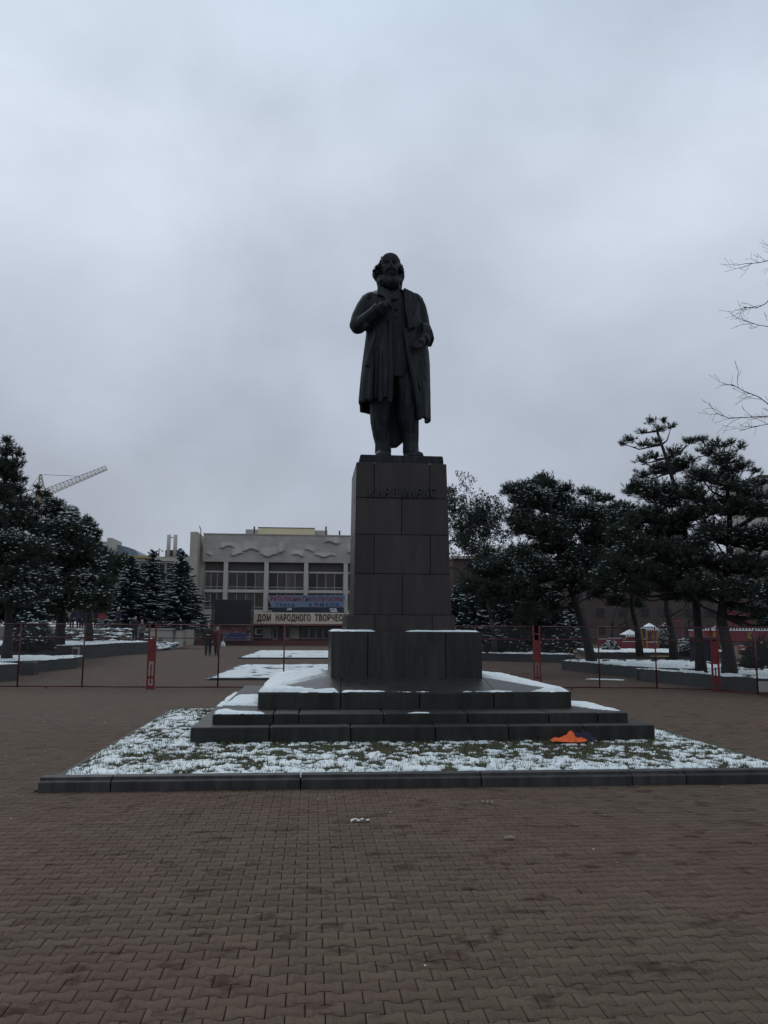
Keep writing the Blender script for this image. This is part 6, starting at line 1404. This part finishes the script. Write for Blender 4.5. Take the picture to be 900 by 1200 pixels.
# ================================================================== SMALL THINGS
# dropped orange vest and a dark blue cloth beside it
oc = atz(664, 872, 0.15); 
def cloth(name, m_, pts, label, cat, zb=0.15, th=0.02):
    """crumpled cloth: strip of ridges through the given (x, y, z, half width) points"""
    n = 10; rings = []
    for k, (x, y, z, w_, hh) in enumerate(pts):
        rings.append([(x+0.01*math.sin(3*a+k), y+w_*math.cos(a), z+hh*max(0, math.sin(a))*(1+0.25*math.sin(5*a+k*2))+0.01*math.sin(2*a)) for a in np.linspace(0, 2*math.pi, n+1)[:-1]])
    m2 = MB(); m2.loft(rings); o = tagbox(name, m2, m_, label, cat)
    s_ = o.modifiers.new('s', 'SUBSURF'); s_.levels = s_.render_levels = 2; o.data.polygons.foreach_set('use_smooth', [True]*len(o.data.polygons)); return o
g0 = atz(650, 868, 0.15); ox = lambda px: atz(px, 869, 0.15).x
yv = 10.58
def cloth_grid(name, m_, x0, x1, yc, prof, wid, label, cat, seed, zb=0.148):
    nx_, ny_ = 90, 34; u = np.linspace(0, 1, nx_); v = np.linspace(-1, 1, ny_); U_, V_ = np.meshgrid(u, v)
    hp_ = np.interp(U_, prof[0], prof[1]); wp = np.interp(U_, wid[0], wid[1])*(1+0.35*(fbm(U_*9+5, V_*0+seed, seed)-0.5))
    X = x0+(x1-x0)*U_+0.03*(fbm(U_*4, V_*2, seed+1)-0.5)*2; Y = yc+wp*V_+0.05*(fbm(U_*5, V_*0+3, seed+2)-0.5)
    cr_ = np.abs(fbm(U_*7+V_*1.5, V_*2.2-U_*2, seed+4, 3)-0.5)*2; cr2 = np.abs(fbm(U_*16, V_*5, seed+6, 2)-0.5)*2
    Z = zb+hp_*np.clip(1-np.abs(V_)**1.6, 0, 1)*(0.55+0.75*cr_+0.3*cr2)+0.012*cr_+0.012*(1-cr2)
    idx = (np.arange(ny_-1)[:, None]*nx_+np.arange(nx_-1)[None]).ravel()
    me = np_mesh(name, np.stack([X.ravel(), Y.ravel(), Z.ravel()], 1), np.stack([idx, idx+1, idx+nx_+1, idx+nx_], 1), m_, True)
    return tag(link(name, me), label, cat)
cloth_grid('orange_vest', M['orange'], ox(645), ox(687), yv-0.03, ([0, .1, .35, .5, .62, .68, .8, 1], [.02, .05, .05, .10, .16, .07, .05, .02]), ([0, .08, .4, .7, 1], [.03, .07, .12, .12, .05]), 'crumpled bright orange vest lying in the snow by the lowest step', 'vest', 5)
cloth_grid('blue_cloth', M['navy'], ox(671), ox(701), yv+0.07, ([0, .1, .4, .7, 1], [.09, .14, .10, .11, .02]), ([0, .2, .8, 1], [.04, .08, .11, .05]), 'dark navy cloth lying beside the orange vest', 'cloth', 9)
def litter(name, label, cat, px, py, L, w_, m_, seed):
    c = atz(px, py, 0); rr = random.Random(seed); m2 = MB(); n = 9; vs, fs = [], []
    for i in range(n):
        for j in range(3): vs.append((c.x+L*(i/(n-1)-0.5), c.y+w_*(j-1)+0.01*math.sin(i), 0.006+0.018*rr.random()+0.012*abs(math.sin(i*0.9))))
    for i in range(n-1):
        for j in range(2): fs.append((i*3+j, (i+1)*3+j, (i+1)*3+j+1, i*3+j+1))
    m2.add(vs, fs); o = tagbox(name, m2, m_, label, cat); s_ = o.modifiers.new('s', 'SOLIDIFY'); s_.thickness = 0.002; return o
litter('paper_strip', 'white paper strip lying on the paving before the kerb', 'litter', 422, 963.5, 0.155, 0.02, M['paper'], 1)
litter('crumpled_paper', 'pale crumpled scrap on the paving closest to the kerb', 'litter', 571, 942, 0.10, 0.018, M['leaf'], 2)
litter('crumpled_leaf', 'brown crumpled leaf on the paving right of centre', 'litter', 597, 984, 0.085, 0.016, M['leaf'], 3)
n_ = 160; xs_ = rng.uniform(-5, 7, n_); ys_ = rng.uniform(3.3, 21, n_); k2 = ~((xs_ > LX0) & (xs_ < LX1) & (ys_ > LY0-0.1) & (ys_ < LY1+1.5))
V, T = blobs(np.stack([xs_, ys_, np.full(n_, 0.002)], 1)[k2], rng.uniform(0.003, 0.010, (k2.sum(), 1))*np.array([[1.3, 0.9, 0.4]]))
tag(link('snow_crumbs', np_mesh('snow_crumbs', V, T, M['snow'])), 'tiny crumbs of snow and grit scattered over the paving', 'grit', kind='stuff')
p = atz(690, 796, 0.0); sp2 = snow_patch([(p.x-0.1, p.y), (p.x+0.9, p.y-0.6), (p.x+1.1, p.y-0.3), (p.x+0.2, p.y+0.2)], flat(0.001), 0.02, 0.03, seed=81)
if sp2: tag(sp2, 'small snow remnant on the paving before the leaning pine bed', 'snow patch', kind='stuff')
